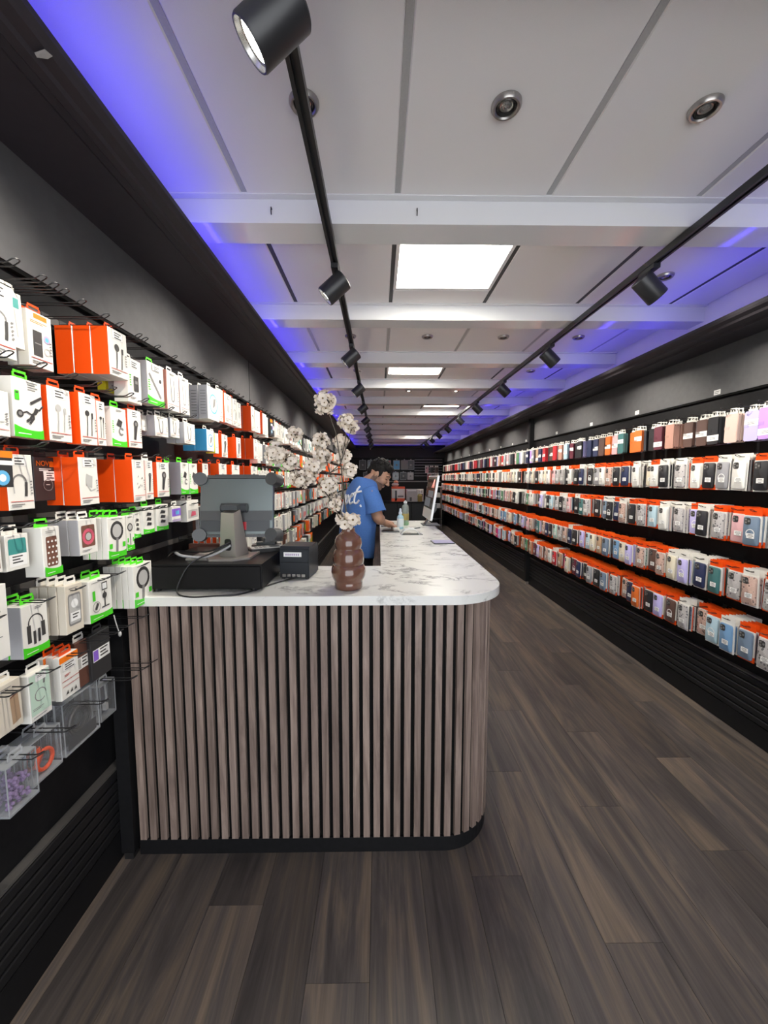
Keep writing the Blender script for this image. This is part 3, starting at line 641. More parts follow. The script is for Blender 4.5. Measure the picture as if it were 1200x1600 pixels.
# ================================================================== LEFT WALL STOCK
def PR(style, w, h):
    """flat print on a box front: (y, z) polygons a hair proud of the card"""
    b = MB(); lv = [0.0]
    U = lambda u, v: (lv[0], (u - 0.5) * w, v * h)
    def poly(pts, m): lv[0] += 0.00015; b.add([U(*p) for p in pts], [tuple(range(len(pts)))], m)
    def rect(u0, v0, u1, v1, m): poly([(u0, v0), (u1, v0), (u1, v1), (u0, v1)], m)
    def disc(u, v, r, m, n=18): poly([(u + r * math.cos(2 * PI * i / n), v + r * w / h * math.sin(2 * PI * i / n)) for i in range(n)], m)
    def stroke(pts, t, m):
        lv[0] += 0.00015; q = [Vector((p[0] * w, p[1] * h)) for p in pts]; L = []; Rr = []
        for i, p in enumerate(q):
            d = (q[min(i + 1, len(q) - 1)] - q[max(i - 1, 0)]).normalized(); nrm = Vector((-d.y, d.x)) * t * w * 0.66
            L.append(p + nrm); Rr.append(p - nrm)
        vs = [(lv[0], p.x - w / 2, p.y) for p in Rr] + [(lv[0], p.x - w / 2, p.y) for p in L]; k = len(q)
        b.add(vs, [(i, i + 1, k + i + 1, k + i) for i in range(k - 1)], m)
    def arc(u, v, r, a0, a1, n=14): return [(u + r * math.cos(a0 + (a1 - a0) * i / n), v + r * w / h * math.sin(a0 + (a1 - a0) * i / n)) for i in range(n + 1)]
    def text(u0, v, wd, n=2, m='ink_grey', dv=0.03): 
        for i in range(n): rect(u0, v - i * dv, u0 + wd * (1 - 0.25 * (i % 2)), v - i * dv + dv * 0.45, m)
    def sticker(u0=0.22, v0=0.80, u1=0.78, v1=0.97):
        rect(u0 - .012, v0 - .006, u1 + .012, v1 + .006, 'ink_pale'); rect(u0, v0, u1, v1, 'ink_white'); text(u0 + .1, v1 - 0.05, u1 - u0 - .2, 3, 'ink_dark', (v1 - v0) * 0.3)
    def red_foot(): rect(0.06, 0.145, 0.94, 0.158, 'ink_red'); text(0.08, 0.09, 0.5, 2, 'ink_grey', 0.035); text(0.84, 0.5, 0.09, 5, 'ink_grey', 0.055)
    def green_foot():
        c = [(1, 0), (1, 0.17)] + [(1 - i / 10, 0.13 + 0.05 * (abs(i / 10 - 0.45) * 1.6) ** 2 + 0.04 * (i / 10) ** 2) for i in range(1, 11)] + [(0, 0)]
        poly(c, 'ink_green'); rect(0.12, 0.06, 0.55, 0.073, 'ink_white')
    s = style
    if s == 'cable': sticker(); stroke(arc(.45, .5, .25, -.6, PI), .045, 'ink_grey'); stroke([(.70, .5), (.68, .32), (.66, .24)], .08, 'ink_dark'); stroke([(.2, .5), (.22, .3)], .03, 'ink_pale'); red_foot()
    elif s == 'cable2': stroke([(.3, .85), (.36, .3)] + arc(.46, .3, .1, PI, 2 * PI) + [(.60, .62), (.56, .8)], .05, 'ink_grey'); red_foot(); text(.2, .93, .5, 2)
    elif s == 'teal': rect(.15, .72, .8, .90, 'ink_teal'); stroke([(.5, .7), (.6, .2)], .06, 'ink_pale')
    elif s == 'bank': rect(.25, .88, .8, .97, 'ink_orange'); text(.1, .82, .7, 2, 'ink_orange'); rect(.18, .2, .55, .66, 'ink_dark'); rect(.24, .42, .5, .44, 'ink_grey'); disc(.75, .56, .14, 'ink_lilac'); disc(.75, .56, .08, 'ink_blue'); stroke(arc(.74, .33, .12, 0, 2 * PI), .04, 'ink_pale'); red_foot()
    elif s == 'bankg': sticker(.2, .80, .8, .96); text(.12, .6, .12, 5, 'ink_green', .055); rect(.42, .28, .76, .62, 'ink_dark'); rect(.5, .45, .68, .52, 'ink_grey'); text(.12, .12, .4, 2)
    elif s in ('buds', 'budsw', 'budsd'):
        m = 'ink_pale' if s == 'budsw' else 'ink_dark'; sticker(); disc(.42, .62, .13, m); stroke([(.42, .6), (.40, .35), (.36, .17)], .035, m); stroke([(.70, .60), (.64, .18)], .035, m); rect(.66, .52, .76, .64, m); red_foot()
    elif s == 'yellow': rect(0, 0, 1, .3, 'card_yellow'); rect(0, .3, .15, 1, 'card_yellow'); stroke(arc(.6, .65, .2, PI, 2 * PI), .06, 'ink_grey')
    elif s == 'stylus': green_foot(); stroke([(.12, .72), (.8, .2)], .08, 'ink_grey'); disc(.78, .62, .07, 'ink_dark'); text(.05, .55, .12, 5, 'ink_green', .055); sticker(.3, .82, .8, .96)
    elif s == 'watch': text(.08, .92, .3, 2, 'ink_blue'); stroke(arc(.5, .5, .33, 0, 2 * PI), .05, 'ink_blue'); poly([(.42, .35), (.62, .45), (.70, .68), (.5, .66)], 'ink_grey'); text(.1, .1, .4, 1, 'ink_teal')
    elif s == 'plug': sticker(); poly([(.3, .42), (.62, .36), (.68, .6), (.36, .66)], 'ink_pale'); stroke([(.4, .4), (.55, .3), (.8, .33)], .03, 'ink_pale'); red_foot()
    elif s == 'greencable':
        green_foot(); text(.5, .95, .35, 4, 'ink_grey', .04); rect(.06, .62, .2, .78, 'ink_green'); rect(.09, .73, .17, .76, 'ink_dark'); disc(.2, .4, .11, 'ink_dark'); disc(.2, .4, .06, 'ink_grey')
        stroke([(.3, .42), (.42, .45), (.58, .41), (.66, .44)], .035, 'ink_dark'); poly([(.6, .40), (.74, .42), (.86, .52), (.72, .54)], 'ink_dark'); stroke([(.84, .5), (1, .6)], .04, 'ink_dark'); stroke([(.62, .42), (.52, .33), (.40, .28)], .06, 'ink_dark'); stroke([(.62, .42), (.64, .35), (.50, .25)], .06, 'ink_dark'); stroke([(.55, .6), (.95, .74)], .06, 'ink_dark')
    elif s == 'greenmini': green_foot(); text(.05, .62, .1, 6, 'ink_green', .055); poly([(.3, .55), (.6, .5), (.72, .66), (.45, .72)], 'ink_dark'); stroke(arc(.62, .4, .14, .5, 5.5), .06, 'ink_grey'); text(.3, .93, .4, 2)
    elif s == 'torch': sticker(); disc(.56, .63, .17, 'ink_dark'); poly([(.44, .6), (.36, .22), (.52, .2), (.68, .58)], 'ink_dark'); disc(.56, .63, .09, 'ink_grey'); red_foot()
    elif s == 'screws':
        sticker(); rnd = random.Random(4)
        for i in range(9): uu, vv = .25 + rnd.random() * .5, .28 + rnd.random() * .32; poly([(uu, vv), (uu + .09, vv + .02), (uu + .06, vv + .06)], 'ink_grey')
        red_foot()
    elif s == 'novo': rect(.66, .78, 1, .90, 'ink_orange'); text(.22, .72, .5, 2, 'ink_white', .035); rect(.38, .46, .95, .68, 'ink_white'); text(.5, .62, .32, 3, 'ink_dark', .055); stroke(arc(.55, .36, .2, 0, 2 * PI), .02, 'ink_grey'); rect(.46, .36, .62, .375, 'ink_white')
    elif s == 'novobl': rect(0, .80, 1, .98, 'ink_orange'); rect(.3, .60, 1, .72, 'ink_white'); disc(.62, .25, .24, 'ink_blue'); disc(.62, .25, .12, 'ink_white')
    elif s == 'walletb': rect(.1, .12, .86, .92, 'ink_brown'); rect(.12, .14, .7, .4, 'ink_white')
    elif s == 'teal4': poly([(p[0], p[1]) for p in rrect(.78, .78, .07, 3, .5, .5)], 'ink_teal'); rect(.11, .10, .89, .45, 'ink_white'); text(.25, .36, .45, 3, 'ink_dark', .08); text(.1, .95, .3, 1)
    elif s == 'pop':
        poly(rrect(.62, .62, .06, 3, .5, .50), 'ink_brown'); rnd = random.Random(3)
        for i in range(5):
            for j in range(3): disc(.28 + j * .21 + .05 * (i % 2), .25 + i * .115, .055, 'ink_white', 8)
        green_foot(); text(.15, .92, .55, 2)
    elif s == 'ring': poly(rrect(.72, .62, .05, 3, .5, .52), 'ink_brown'); stroke(arc(.5, .5, .26, 0, 2 * PI), .10, 'ink_pink'); disc(.5, .5, .15, 'ink_pale'); text(.15, .12, .5, 2)
    elif s == 'selfie': stroke(arc(.5, .66, .30, 0, 2 * PI, 22), .09, 'ink_dark'); disc(.5, .66, .25, 'ink_pale', 22); stroke([(.5, .48), (.46, .1)], .10, 'ink_grey'); green_foot(); rect(.06, .24, .22, .36, 'ink_green'); rect(.78, .24, .94, .36, 'ink_green'); text(.2, .95, .6, 1)
    elif s == 'earpack': green_foot(); [poly([(.3, .3 + i * .18), (.7, .28 + i * .18), (.75, .38 + i * .18), (.4, .42 + i * .18)], 'ink_dark') for i in range(3)]; text(.2, .95, .6, 2)
    elif s == 'purple': rect(0, .35, 1, .85, 'ink_purple'); rect(.4, .45, .8, .7, 'ink_blue'); rect(0, 0, 1, .15, 'ink_lilac')
    elif s == 'pinkbud': rect(.1, .15, .9, .55, 'ink_pale'); poly([(.3, .22), (.75, .25), (.72, .45), (.4, .48)], 'ink_pink'); text(.2, .8, .6, 2)
    elif s == 'plain': text(.15, .3, .6, 2); stroke(arc(.5, .6, .25, .4, 3), .03, 'ink_pale')
    elif s == 'neck':
        a = arc(.52, .62, .27, -.1, PI + .1); stroke(a, .035, 'ink_dark'); stroke([(.25, .60), (.26, .25)], .11, 'ink_dark'); stroke([(.79, .60), (.80, .30)], .11, 'ink_dark'); rect(.40, .2, .5, .46, 'ink_dark'); rect(.57, .22, .67, .48, 'ink_dark'); green_foot(); text(.5, .92, .3, 2)
    elif s == 'clearcase': poly(rrect(.72, .66, .08, 4, .5, .48), 'ink_grey'); poly(rrect(.62, .58, .06, 4, .5, .48), 'ink_pale'); disc(.5, .6, .2, 'ink_white'); rect(.25, .24, .8, .42, 'ink_white'); text(.35, .36, .35, 2, 'ink_dark', .06); text(.2, .92, .5, 1)
    elif s == 'holder': green_foot(); rect(.55, .68, .8, .88, 'ink_dark'); rect(.58, .71, .77, .85, 'ink_white'); disc(.66, .55, .1, 'ink_dark'); stroke([(.66, .66), (.66, .28)], .04, 'ink_dark'); rect(.5, .26, .85, .29, 'ink_dark'); rect(.14, .5, .25, .74, 'ink_green'); stroke(arc(.28, .34, .16, 0, 2 * PI), .015, 'ink_grey'); stroke([(.24, .28), (.34, .42)], .08, 'ink_dark'); text(.1, .93, .6, 1)
    elif s == 'strap': poly([(.55, .1), (.9, .15), (.85, .72), (.5, .66)], 'ink_tan'); stroke([(.52, .66), (.9, .72)], .05, 'ink_brown'); text(.1, .9, .5, 2)
    elif s == 'mint': rect(.04, .12, .96, .97, 'ink_mint'); stroke(arc(.5, .5, .25, 0, 5.5), .03, 'ink_grey'); stroke([(.68, .7), (.72, .82)], .07, 'ink_grey'); text(.1, .25, .5, 2); rect(.3, .8, .8, .95, 'ink_white'); text(.4, .91, .3, 2, 'ink_dark'); text(.1, .07, .6, 1)
    elif s == 'redpack': rect(0, .86, 1, 1, 'ink_orange'); sticker(.15, .66, .85, .83); text(.2, .55, .3, 2, 'ink_red'); rect(.05, .42, .95, .435, 'ink_red'); rect(.05, .30, .95, .312, 'ink_red'); [poly([(.2 + i * .22, .1), (.34 + i * .22, .1), (.30 + i * .22, .2)], 'ink_dark') for i in range(3)]
    elif s in ('brownpack', 'blackpack'): rect(.1, .4, .95, .66, 'ink_white'); text(.45, .6, .4, 3, 'ink_dark', .07); rect(.12, .42, .36, .64, 'ink_purple' if s == 'blackpack' else 'ink_pale')
    return b
SIDE = {'white': 'card_white', 'orange': 'card_orange', 'grey': 'card_grey', 'greyside': 'card_grey', 'greylines': 'card_grey', 'salmon': 'card_salmon', 'yellow': 'card_yellow', 'blue': 'card_blue', 'black': 'card_black', 'beige': 'card_beige', 'brown': 'card_brown'}
_bx = {}
def box_mesh(col, w, h, d):
    k = (col, round(w, 3), round(h, 3), round(d, 3))
    if k not in _bx:
        s = SIDE[col]; front = s if col in ('black', 'brown', 'beige') else 'card_white'
        top = s if col in ('orange', 'black', 'brown', 'beige') else 'card_white'
        b = MB(); c = 0.0012
        # chamfered front edge so that stacked boxes part visibly
        P = lambda x, i: [(x, -w / 2 + i, i), (x, w / 2 - i, i), (x, w / 2 - i, h - i), (x, -w / 2 + i, h - i)]
        v = P(-d, c) + P(-d + c, 0) + P(-c, 0) + P(0, c)
        b.add(v, [(3, 2, 1, 0)], s); b.add(v, [(12, 13, 14, 15)], front)
        for a, q, mm in ((0, 1, 'bot'), (1, 2, 'sd'), (2, 3, 'top'), (3, 0, 'sd')):
            m = {'bot': 'card_white' if col not in ('black', 'brown') else s, 'sd': s, 'top': top}[mm]
            for r in range(3): b.add(v, [(r * 4 + a, r * 4 + q, r * 4 + 4 + q, r * 4 + 4 + a)], m if r == 1 else ('card_white' if col == 'orange' else m))
        if col == 'greylines':
            for i in range(9): b.box((-d * 0.8, -w / 2 - 0.0006, h * (0.15 + i * 0.085)), (-d * 0.2, -w / 2 - 0.0001, h * (0.16 + i * 0.085)), 'ink_dark')
        _bx[k] = b.mesh('accessory_box')
    return _bx[k]
_tab = {}
def tab_mesh(m, w=0.042, h=0.023):
    if (m, w) not in _tab:
        b = MB(); t = 0.0006; s0, s1 = h * 0.40, h * 0.72; sw = 0.0155
        b.box((-t, -w / 2, -0.0), (t, w / 2, s0), m).box((-t, -w / 2, s0), (t, -sw, s1), m).box((-t, sw, s0), (t, w / 2, s1), m).box((-t, -w / 2 + 0.003, s1), (t, w / 2 - 0.003, h), m)
        _tab[(m, w)] = b.mesh('hang_tab')
    return _tab[(m, w)]
_pr = {}
def print_mesh(style, w, h):
    k = (style, round(w, 3), round(h, 3))
    if k not in _pr: _pr[k] = PR(style, w, h).mesh('front_print')
    return _pr[k]
def acc_box(x, y, z, w, h, d, style, col, roll=0.0, detail=True):
    o = put('accessory_box', box_mesh(col, w, h, d), None, (x, y, z), (roll, 0, 0))
    if detail:
        put('front_print', print_mesh(style, w, h), o, (0.0003, 0, 0))
        tm = 'card_green' if style in ('stylus', 'greencable', 'selfie', 'neck', 'holder', 'pop', 'earpack', 'greenmini') else ('card_orange' if col == 'orange' or style in ('bank', 'buds', 'cable', 'budsd', 'redpack') else ('card_black' if col == 'black' else 'card_white'))
        put('hang_tab', tab_mesh(tm), o, (-d * 0.5, 0, h + 0.0002))
    return o
# clear packs with their contents
def clear_pack(x, y, z, w, h, d, style, roll=0.0):
    b = MB().box((-d, -w / 2, 0), (0, w / 2, h), 'clear_film'); e = 0.0022
    r = MB()
    for (a, c) in (((-d, -w / 2), (-d + e, -w / 2 + e)), ((-e, -w / 2), (0, -w / 2 + e)), ((-d, w / 2 - e), (-d + e, w / 2)), ((-e, w / 2 - e), (0, w / 2))): r.box((a[0], a[1], 0), (c[0], c[1], h), 'clear_rim')
    r.box((-d, -w / 2, 0), (0, w / 2, 0.006), 'clear_rim'); r.box((-d, -w / 2, h - 0.003), (0, w / 2, h), 'clear_rim')
    o = b.build('clear_pack', None, False, (x, y, z), (roll, 0, 0))
    r.build('seam', o)
    put('hang_tab', tab_mesh('clear_rim'), o, (-d * 0.5, 0, h + 0.0002))
    c = MB(); rnd = random.Random(sum(map(ord, style)) + int(abs(x) * 1e4))
    if style == 'purplebead':
        for i in range(70): c.ball((-d / 2 + rnd.uniform(-.3, .3) * d, rnd.uniform(-.36, .30) * w, h * rnd.uniform(.08, .62)), 0.0048, 'bead', 6, 4)
        c.build('bead_strap', o)
    elif style == 'lanyard':
        c.tube([(-d / 2, w * (.08 + .26 * math.cos(t)), h * (.34 + .22 * math.sin(t))) for t in [2 * PI * i / 20 for i in range(20)]], 0.0055, 'card_orange', 6, True)
        c.tube([(-d / 2, -w * .1, h * .55), (-d / 2, -w * .12, h * .72)], 0.006, 'card_orange', 6).tube([(-d / 2, -w * .12 + 0.010 * math.cos(t), h * .64 + .010 * math.sin(t)) for t in [2 * PI * i / 12 for i in range(12)]], 0.002, 'lamp_ring', 5, True)
        c.build('lanyard', o)
    elif style == 'darkcable':
        for k in range(4): c.tube([(-d * (.3 + .12 * k), w * (.30 - .04 * k) * math.cos(t), h * (.46 + (.26 - .03 * k) * math.sin(t))) for t in [2 * PI * i / 18 for i in range(18)]], 0.0045, 'cable_black' if k % 2 else 'ink_dark', 6, True)
        c.box((-d * 0.1, -w * .4, h * .06), (-d * 0.06, w * .4, h * .30), 'card_black'); c.build('coiled_cable', o)
    else:
        c.tube([(-d / 2, w * .1, h * .9), (-d / 2, w * .16, h * .5), (-d / 2, w * .02, h * .35)], 0.003, 'ink_pale', 6).box((-d * .7, -w * .02, h * .18), (-d * .3, w * .16, h * .36), 'ink_pale'); c.build('white_cable', o)
    return o
mat('bead', (0.27, 0.18, 0.34), 0.2, coat=0.5)

# display hooks
hk = MB()
for sy in (-1, 1):
    hk.tube([(0.0, sy * 0.009, 0), (0.178, sy * 0.009, 0), (0.186, sy * 0.009, 0.0015), (0.199, sy * 0.009, 0.009), (0.204, sy * 0.006, 0.011), (0.206, 0.0, 0.0115)], 0.0017, 'wire_black', 6)
hk.box((0.006, -0.014, -0.014), (0.0085, 0.014, 0.014), 'wire_black')
hook_me = hk.mesh('display_hook', 50)
hook_n = {}
def hook(y, row, ln=1.0, side='till'):
    z = (ROWS_L if side == 'till' else ROWS_R)[row - 1]
    o = put('display_hook', hook_me, None, (XL - 0.001, y, z) if side == 'till' else (XR + 0.001, y, z), (0, 0, 0 if side == 'till' else PI))
    o.scale = (ln, 1, 1)
    return o
rowname = lambda r, n: 'top row' if r == 1 else ('bottom row' if r == n else nth(r) + ' row')
left_hooks = []     # (y, row)

ITEMS_L = [
(1,0.943,1.022,1.790,1.963,-0.900,2,0.035,'cable','white','white charging cable box with red rule'),
(1,1.034,1.082,1.834,1.972,-0.930,1,0.030,'teal','white','white box with a teal cap print'),
(1,1.091,1.171,1.802,1.948,-0.930,2,0.030,'bank','white','white power bank box with orange header'),
(1,1.314,1.409,1.835,1.985,-0.866,3,0.055,'buds','orange','large orange charger box with white front'),
(1,1.458,1.547,1.810,1.858,-0.980,1,0.030,'yellow','yellow','small yellow and white box tucked under orange boxes'),
(1,1.424,1.504,1.769,1.924,-0.880,1,0.050,'bankg','white','white box with dark power bank and green text'),
(1,1.526,1.642,1.783,1.941,-0.870,1,0.045,'stylus','grey','white stylus box with green corner band'),
(1,1.663,1.763,1.784,1.943,-0.870,2,0.030,'cable2','salmon','white looped cable box with salmon side'),
(1,1.772,1.855,1.786,1.945,-0.870,2,0.030,'cable2','white','white box with a bent cable print'),
(1,2.050,2.196,1.803,1.971,-0.870,3,0.045,'watch','greylines','white speaker box with pale blue print'),
(1,2.228,2.283,1.816,1.991,-0.880,1,0.040,'cable2','white','narrow white cable box'),
(1,2.274,2.381,1.815,1.980,-0.870,1,0.040,'plug','orange','white plug box with thin orange side'),
(1,2.427,2.492,1.818,1.979,-0.880,1,0.040,'cable','white','narrow white box with red rule'),
(1,2.501,2.570,1.816,1.970,-0.880,1,0.040,'plug','white','narrow white plug box'),
(1,2.741,2.811,1.825,1.990,-0.870,2,0.060,'buds','orange','tall orange box pair'),
(1,2.855,2.978,1.830,1.984,-0.880,1,0.050,'cable2','white','white cable box past the orange pair'),
(1,3.006,3.108,1.829,1.986,-0.870,1,0.050,'cable','orange','white box with orange flank'),
(2,0.906,0.988,1.600,1.708,-0.900,2,0.030,'plug','white','white box with grey coil print'),
(2,0.997,1.084,1.603,1.750,-0.900,1,0.035,'greencable','white','white multi cable box with green wave band'),
(2,1.102,1.183,1.603,1.752,-0.900,1,0.030,'budsw','orange','white earphone box with orange flank'),
(2,1.203,1.273,1.602,1.755,-0.890,1,0.045,'budsd','orange','white box with dark lightning earphones'),
(2,1.288,1.329,1.605,1.747,-0.900,1,0.030,'budsd','salmon','narrow white earphone box with pink flank'),
(2,1.356,1.437,1.609,1.741,-0.900,1,0.030,'greenmini','white','white box with blue gadget and green foot'),
(2,1.447,1.528,1.612,1.749,-0.900,1,0.020,'torch','orange','white car charger box with dark plug print'),
(2,1.581,1.616,1.687,1.747,-0.930,1,0.030,'plain','white','small blank white carton'),
(2,1.617,1.719,1.671,1.753,-0.900,2,0.030,'cable2','grey','small tilted white cable carton'),
(2,1.734,1.817,1.678,1.761,-0.900,2,0.030,'cable2','grey','small white carton with pen print'),
(2,1.815,1.922,1.658,1.753,-0.880,2,0.040,'cable2','grey','small white carton, wider than its neighbours'),
(2,2.046,2.140,1.640,1.750,-0.880,2,0.060,'watch','blue','blue sided carton with white front'),
(2,2.147,2.198,1.633,1.742,-0.880,1,0.050,'plain','yellow','white carton with yellow flank'),
(2,2.242,2.327,1.618,1.746,-0.880,1,0.050,'torch','orange','white shaver print box with orange flank'),
(2,2.442,2.521,1.624,1.749,-0.870,2,0.060,'torch','orange','orange box pair with white front'),
(2,2.776,2.864,1.633,1.774,-0.870,2,0.060,'plug','orange','dark orange box pair in shade of flowers'),
(3,0.878,0.953,1.479,1.565,-0.870,1,0.030,'novobl','black','black box with orange band and blue ring'),
(3,0.988,1.064,1.419,1.560,-0.920,1,0.035,'cable','orange','white long cable box with orange flank'),
(3,1.111,1.194,1.435,1.560,-0.960,1,0.030,'novo','black','black charger box with orange lettering band'),
(3,1.179,1.259,1.419,1.562,-0.885,2,0.050,'plug','orange','orange box pair with white plug front'),
(3,1.417,1.489,1.414,1.566,-0.875,2,0.065,'screws','orange','big orange box pair with small parts print'),
(3,1.510,1.561,1.418,1.567,-0.885,1,0.030,'torch','white','white car charger box beside the orange pair'),
(3,1.578,1.669,1.424,1.563,-0.880,1,0.030,'torch','orange','white car charger box with orange flank'),
(3,1.765,1.841,1.427,1.570,-0.880,2,0.050,'greenmini','greyside','white box with green foot and grey flank'),
(3,1.847,1.931,1.426,1.568,-0.880,1,0.030,'greenmini','white','white cable box with green foot and curl'),
(3,1.986,2.053,1.427,1.573,-0.880,1,0.050,'plug','orange','white plug box behind the till screen'),
(3,2.192,2.302,1.426,1.581,-0.880,2,0.050,'plug','orange','twin orange boxes above the till screen'),
(3,2.381,2.511,1.420,1.580,-0.880,1,0.040,'screws','orange','white and orange box above the till screen'),
(3,2.735,2.879,1.408,1.583,-0.880,2,0.050,'buds','orange','red orange box pair above the till screen'),
(4,0.875,0.919,1.281,1.360,-0.880,2,0.030,'walletb','white','white framed box with brown case'),
(4,0.937,1.001,1.275,1.362,-0.890,1,0.035,'teal4','white','white framed box with teal case window'),
(4,1.023,1.082,1.241,1.370,-0.875,1,0.050,'pop','white','white box with brown dotted case and green foot'),
(4,1.154,1.232,1.271,1.377,-0.880,3,0.030,'ring','greyside','white box with brown ring holder'),
(4,1.268,1.360,1.236,1.371,-0.875,4,0.020,'selfie','white','white ring light box with green foot'),
(4,1.403,1.447,1.240,1.366,-0.900,1,0.030,'selfie','white','second ring light box with orange handle'),
(4,1.447,1.490,1.278,1.372,-0.900,1,0.030,'earpack','white','narrow white earphone pack with green foot'),
(4,1.487,1.563,1.287,1.392,-0.890,1,0.030,'earpack','white','white triple earbud pack with green foot'),
(4,1.577,1.667,1.287,1.393,-0.890,1,0.030,'earpack','white','white triple earbud pack, taller header'),
(4,1.697,1.773,1.311,1.377,-0.890,1,0.020,'purple','white','small purple and white earbud pack'),
(4,1.828,1.950,1.297,1.394,-0.890,2,0.030,'pinkbud','white','clear white pack with pink earbud'),
(5,0.840,0.911,1.082,1.256,-0.870,1,0.025,'plain','white','tilted white pack at the very edge'),
(5,0.972,1.053,1.041,1.175,-0.900,2,0.035,'neck','greyside','white neckband headset box with green header'),
(5,1.087,1.154,1.057,1.196,-0.880,4,0.022,'clearcase','beige','beige clear case pack, rounded corners'),
(5,1.185,1.288,1.053,1.184,-0.885,2,0.030,'holder','white','white phone holder box with green foot'),
(5,1.379,1.494,1.036,1.187,-0.870,5,0.020,'selfie','white','white selfie ring box with green header'),
(6,0.895,0.961,0.883,1.006,-0.900,2,0.030,'strap','beige','cream box with brown watch strap'),
(6,0.979,1.047,0.865,0.992,-0.900,1,0.030,'mint','white','mint green cable box'),
(6,1.079,1.149,0.867,0.993,-0.900,3,0.020,'redpack','white','white adapter pack with orange header'),
(6,1.174,1.233,0.848,0.994,-0.930,1,0.020,'brownpack','brown','brown wallet pack with white sticker'),
(6,1.224,1.317,0.845,0.997,-0.920,1,0.020,'blackpack','black','black case pack with white sticker'),
(7,0.902,0.989,0.672,0.800,-0.900,3,0.030,'purplebead','clear','clear box with purple beaded strap'),
(7,1.002,1.104,0.668,0.791,-0.930,2,0.030,'lanyard','clear','clear box with bright orange lanyard'),
(7,1.114,1.260,0.672,0.836,-0.930,3,0.025,'darkcable','clear','clear pack with black coiled cable'),
(7,1.292,1.370,0.665,0.790,-0.950,2,0.030,'whitecable','clear','clear pack with white plug cable'),
]
GRP = 'packaged accessories on the till wall'
occupied = {r: [] for r in range(1, 8)}
for (r, y0, y1, z0, z1, xf, n, d, style, col, desc) in ITEMS_L:
    w = y1 - y0 - 0.002; h = z1 - z0; y = (y0 + y1) / 2
    occupied[r].append((y0, y1))
    left_hooks.append((y, r))
    for k in range(n):
        rnd = random.Random(int(y * 1e4) + k)
        x = xf - k * (d + 0.0015); roll = rnd.uniform(-.02, .02)
        if x - d < XL + 0.0065: break
        yy = y + (rnd.uniform(-.003, .003) if k else 0)
        if col == 'clear': o = clear_pack(x, yy, z0, w, h, d, style, roll)
        else: o = acc_box(x, yy, z0, w, h, d, style, col, roll, True)
        tag(o, desc + ('' if n == 1 else (', front of its stack' if k == 0 else f', {nth(k + 1)} in its stack')), 'clear pack' if col == 'clear' else 'accessory box', GRP)
        if style == 'novo' and k == 0:
            cu = bpy.data.curves.new('lettering', 'FONT'); cu.body = 'NOVO'; cu.size = 0.020; cu.extrude = 0.0002
            to = bpy.data.objects.new('lettering', cu); me = bpy.data.meshes.new_from_object(to); bpy.data.objects.remove(to)
            me.materials.clear(); me.materials.append(M['ink_orange'])
            put('lettering', me, o, (0.0008, -w * 0.40, h * 0.80), (PI / 2, 0, PI / 2))
# filler stock further down the wall: single boxes near, one joined mass far off
FILL = {1: ['white', 'white', 'orange', 'white', 'greyside', 'white', 'white', 'white', 'greyside', 'black'], 2: ['white', 'orange', 'white', 'greyside', 'white', 'white', 'orange'],
        3: ['orange', 'white', 'white', 'orange', 'greyside', 'black', 'white'], 4: ['orange', 'white', 'black', 'white', 'white', 'greyside', 'greyside', 'blue', 'brown'],
        5: ['black', 'greyside', 'white', 'greyside', 'greyside', 'white'], 6: ['greyside', 'white', 'orange', 'brown', 'beige', 'greyside', 'black'], 7: ['orange', 'white', 'greyside', 'black', 'white', 'yellow', 'beige']}
FSTY = {'white': ['cable', 'cable2', 'plug', 'torch', 'budsw', 'greenmini', 'selfie', 'watch', 'earpack'], 'orange': ['buds', 'torch', 'plug', 'screws'], 'greyside': ['clearcase', 'greenmini', 'cable2'], 'blue': ['watch'], 'black': ['novobl', 'blackpack'], 'brown': ['brownpack'], 'beige': ['clearcase', 'strap'], 'yellow': ['plain']}
CNAME = {'white': 'white', 'orange': 'orange sided', 'greyside': 'grey sided', 'blue': 'blue sided', 'black': 'black', 'brown': 'brown', 'beige': 'beige', 'yellow': 'yellow sided'}
far = MB(); far_cols = []
RGB = {'white': (0.80, 0.79, 0.74), 'orange': (0.88, 0.13, 0.01), 'greyside': (0.42, 0.42, 0.43), 'blue': (0.06, 0.3, 0.6), 'black': (0.03, 0.03, 0.032), 'brown': (0.13, 0.06, 0.04), 'beige': (0.62, 0.56, 0.46), 'yellow': (0.7, 0.66, 0.04), 'green': (0.05, 0.5, 0.02), 'teal': (0.05, 0.3, 0.3), 'red': (0.5, 0.03, 0.03)}
def far_box(a, b, colname, store, cols):
    store.box(a, b, 'piece_tones'); cols.append(colname if isinstance(colname, tuple) else RGB[colname])
n_left = 0
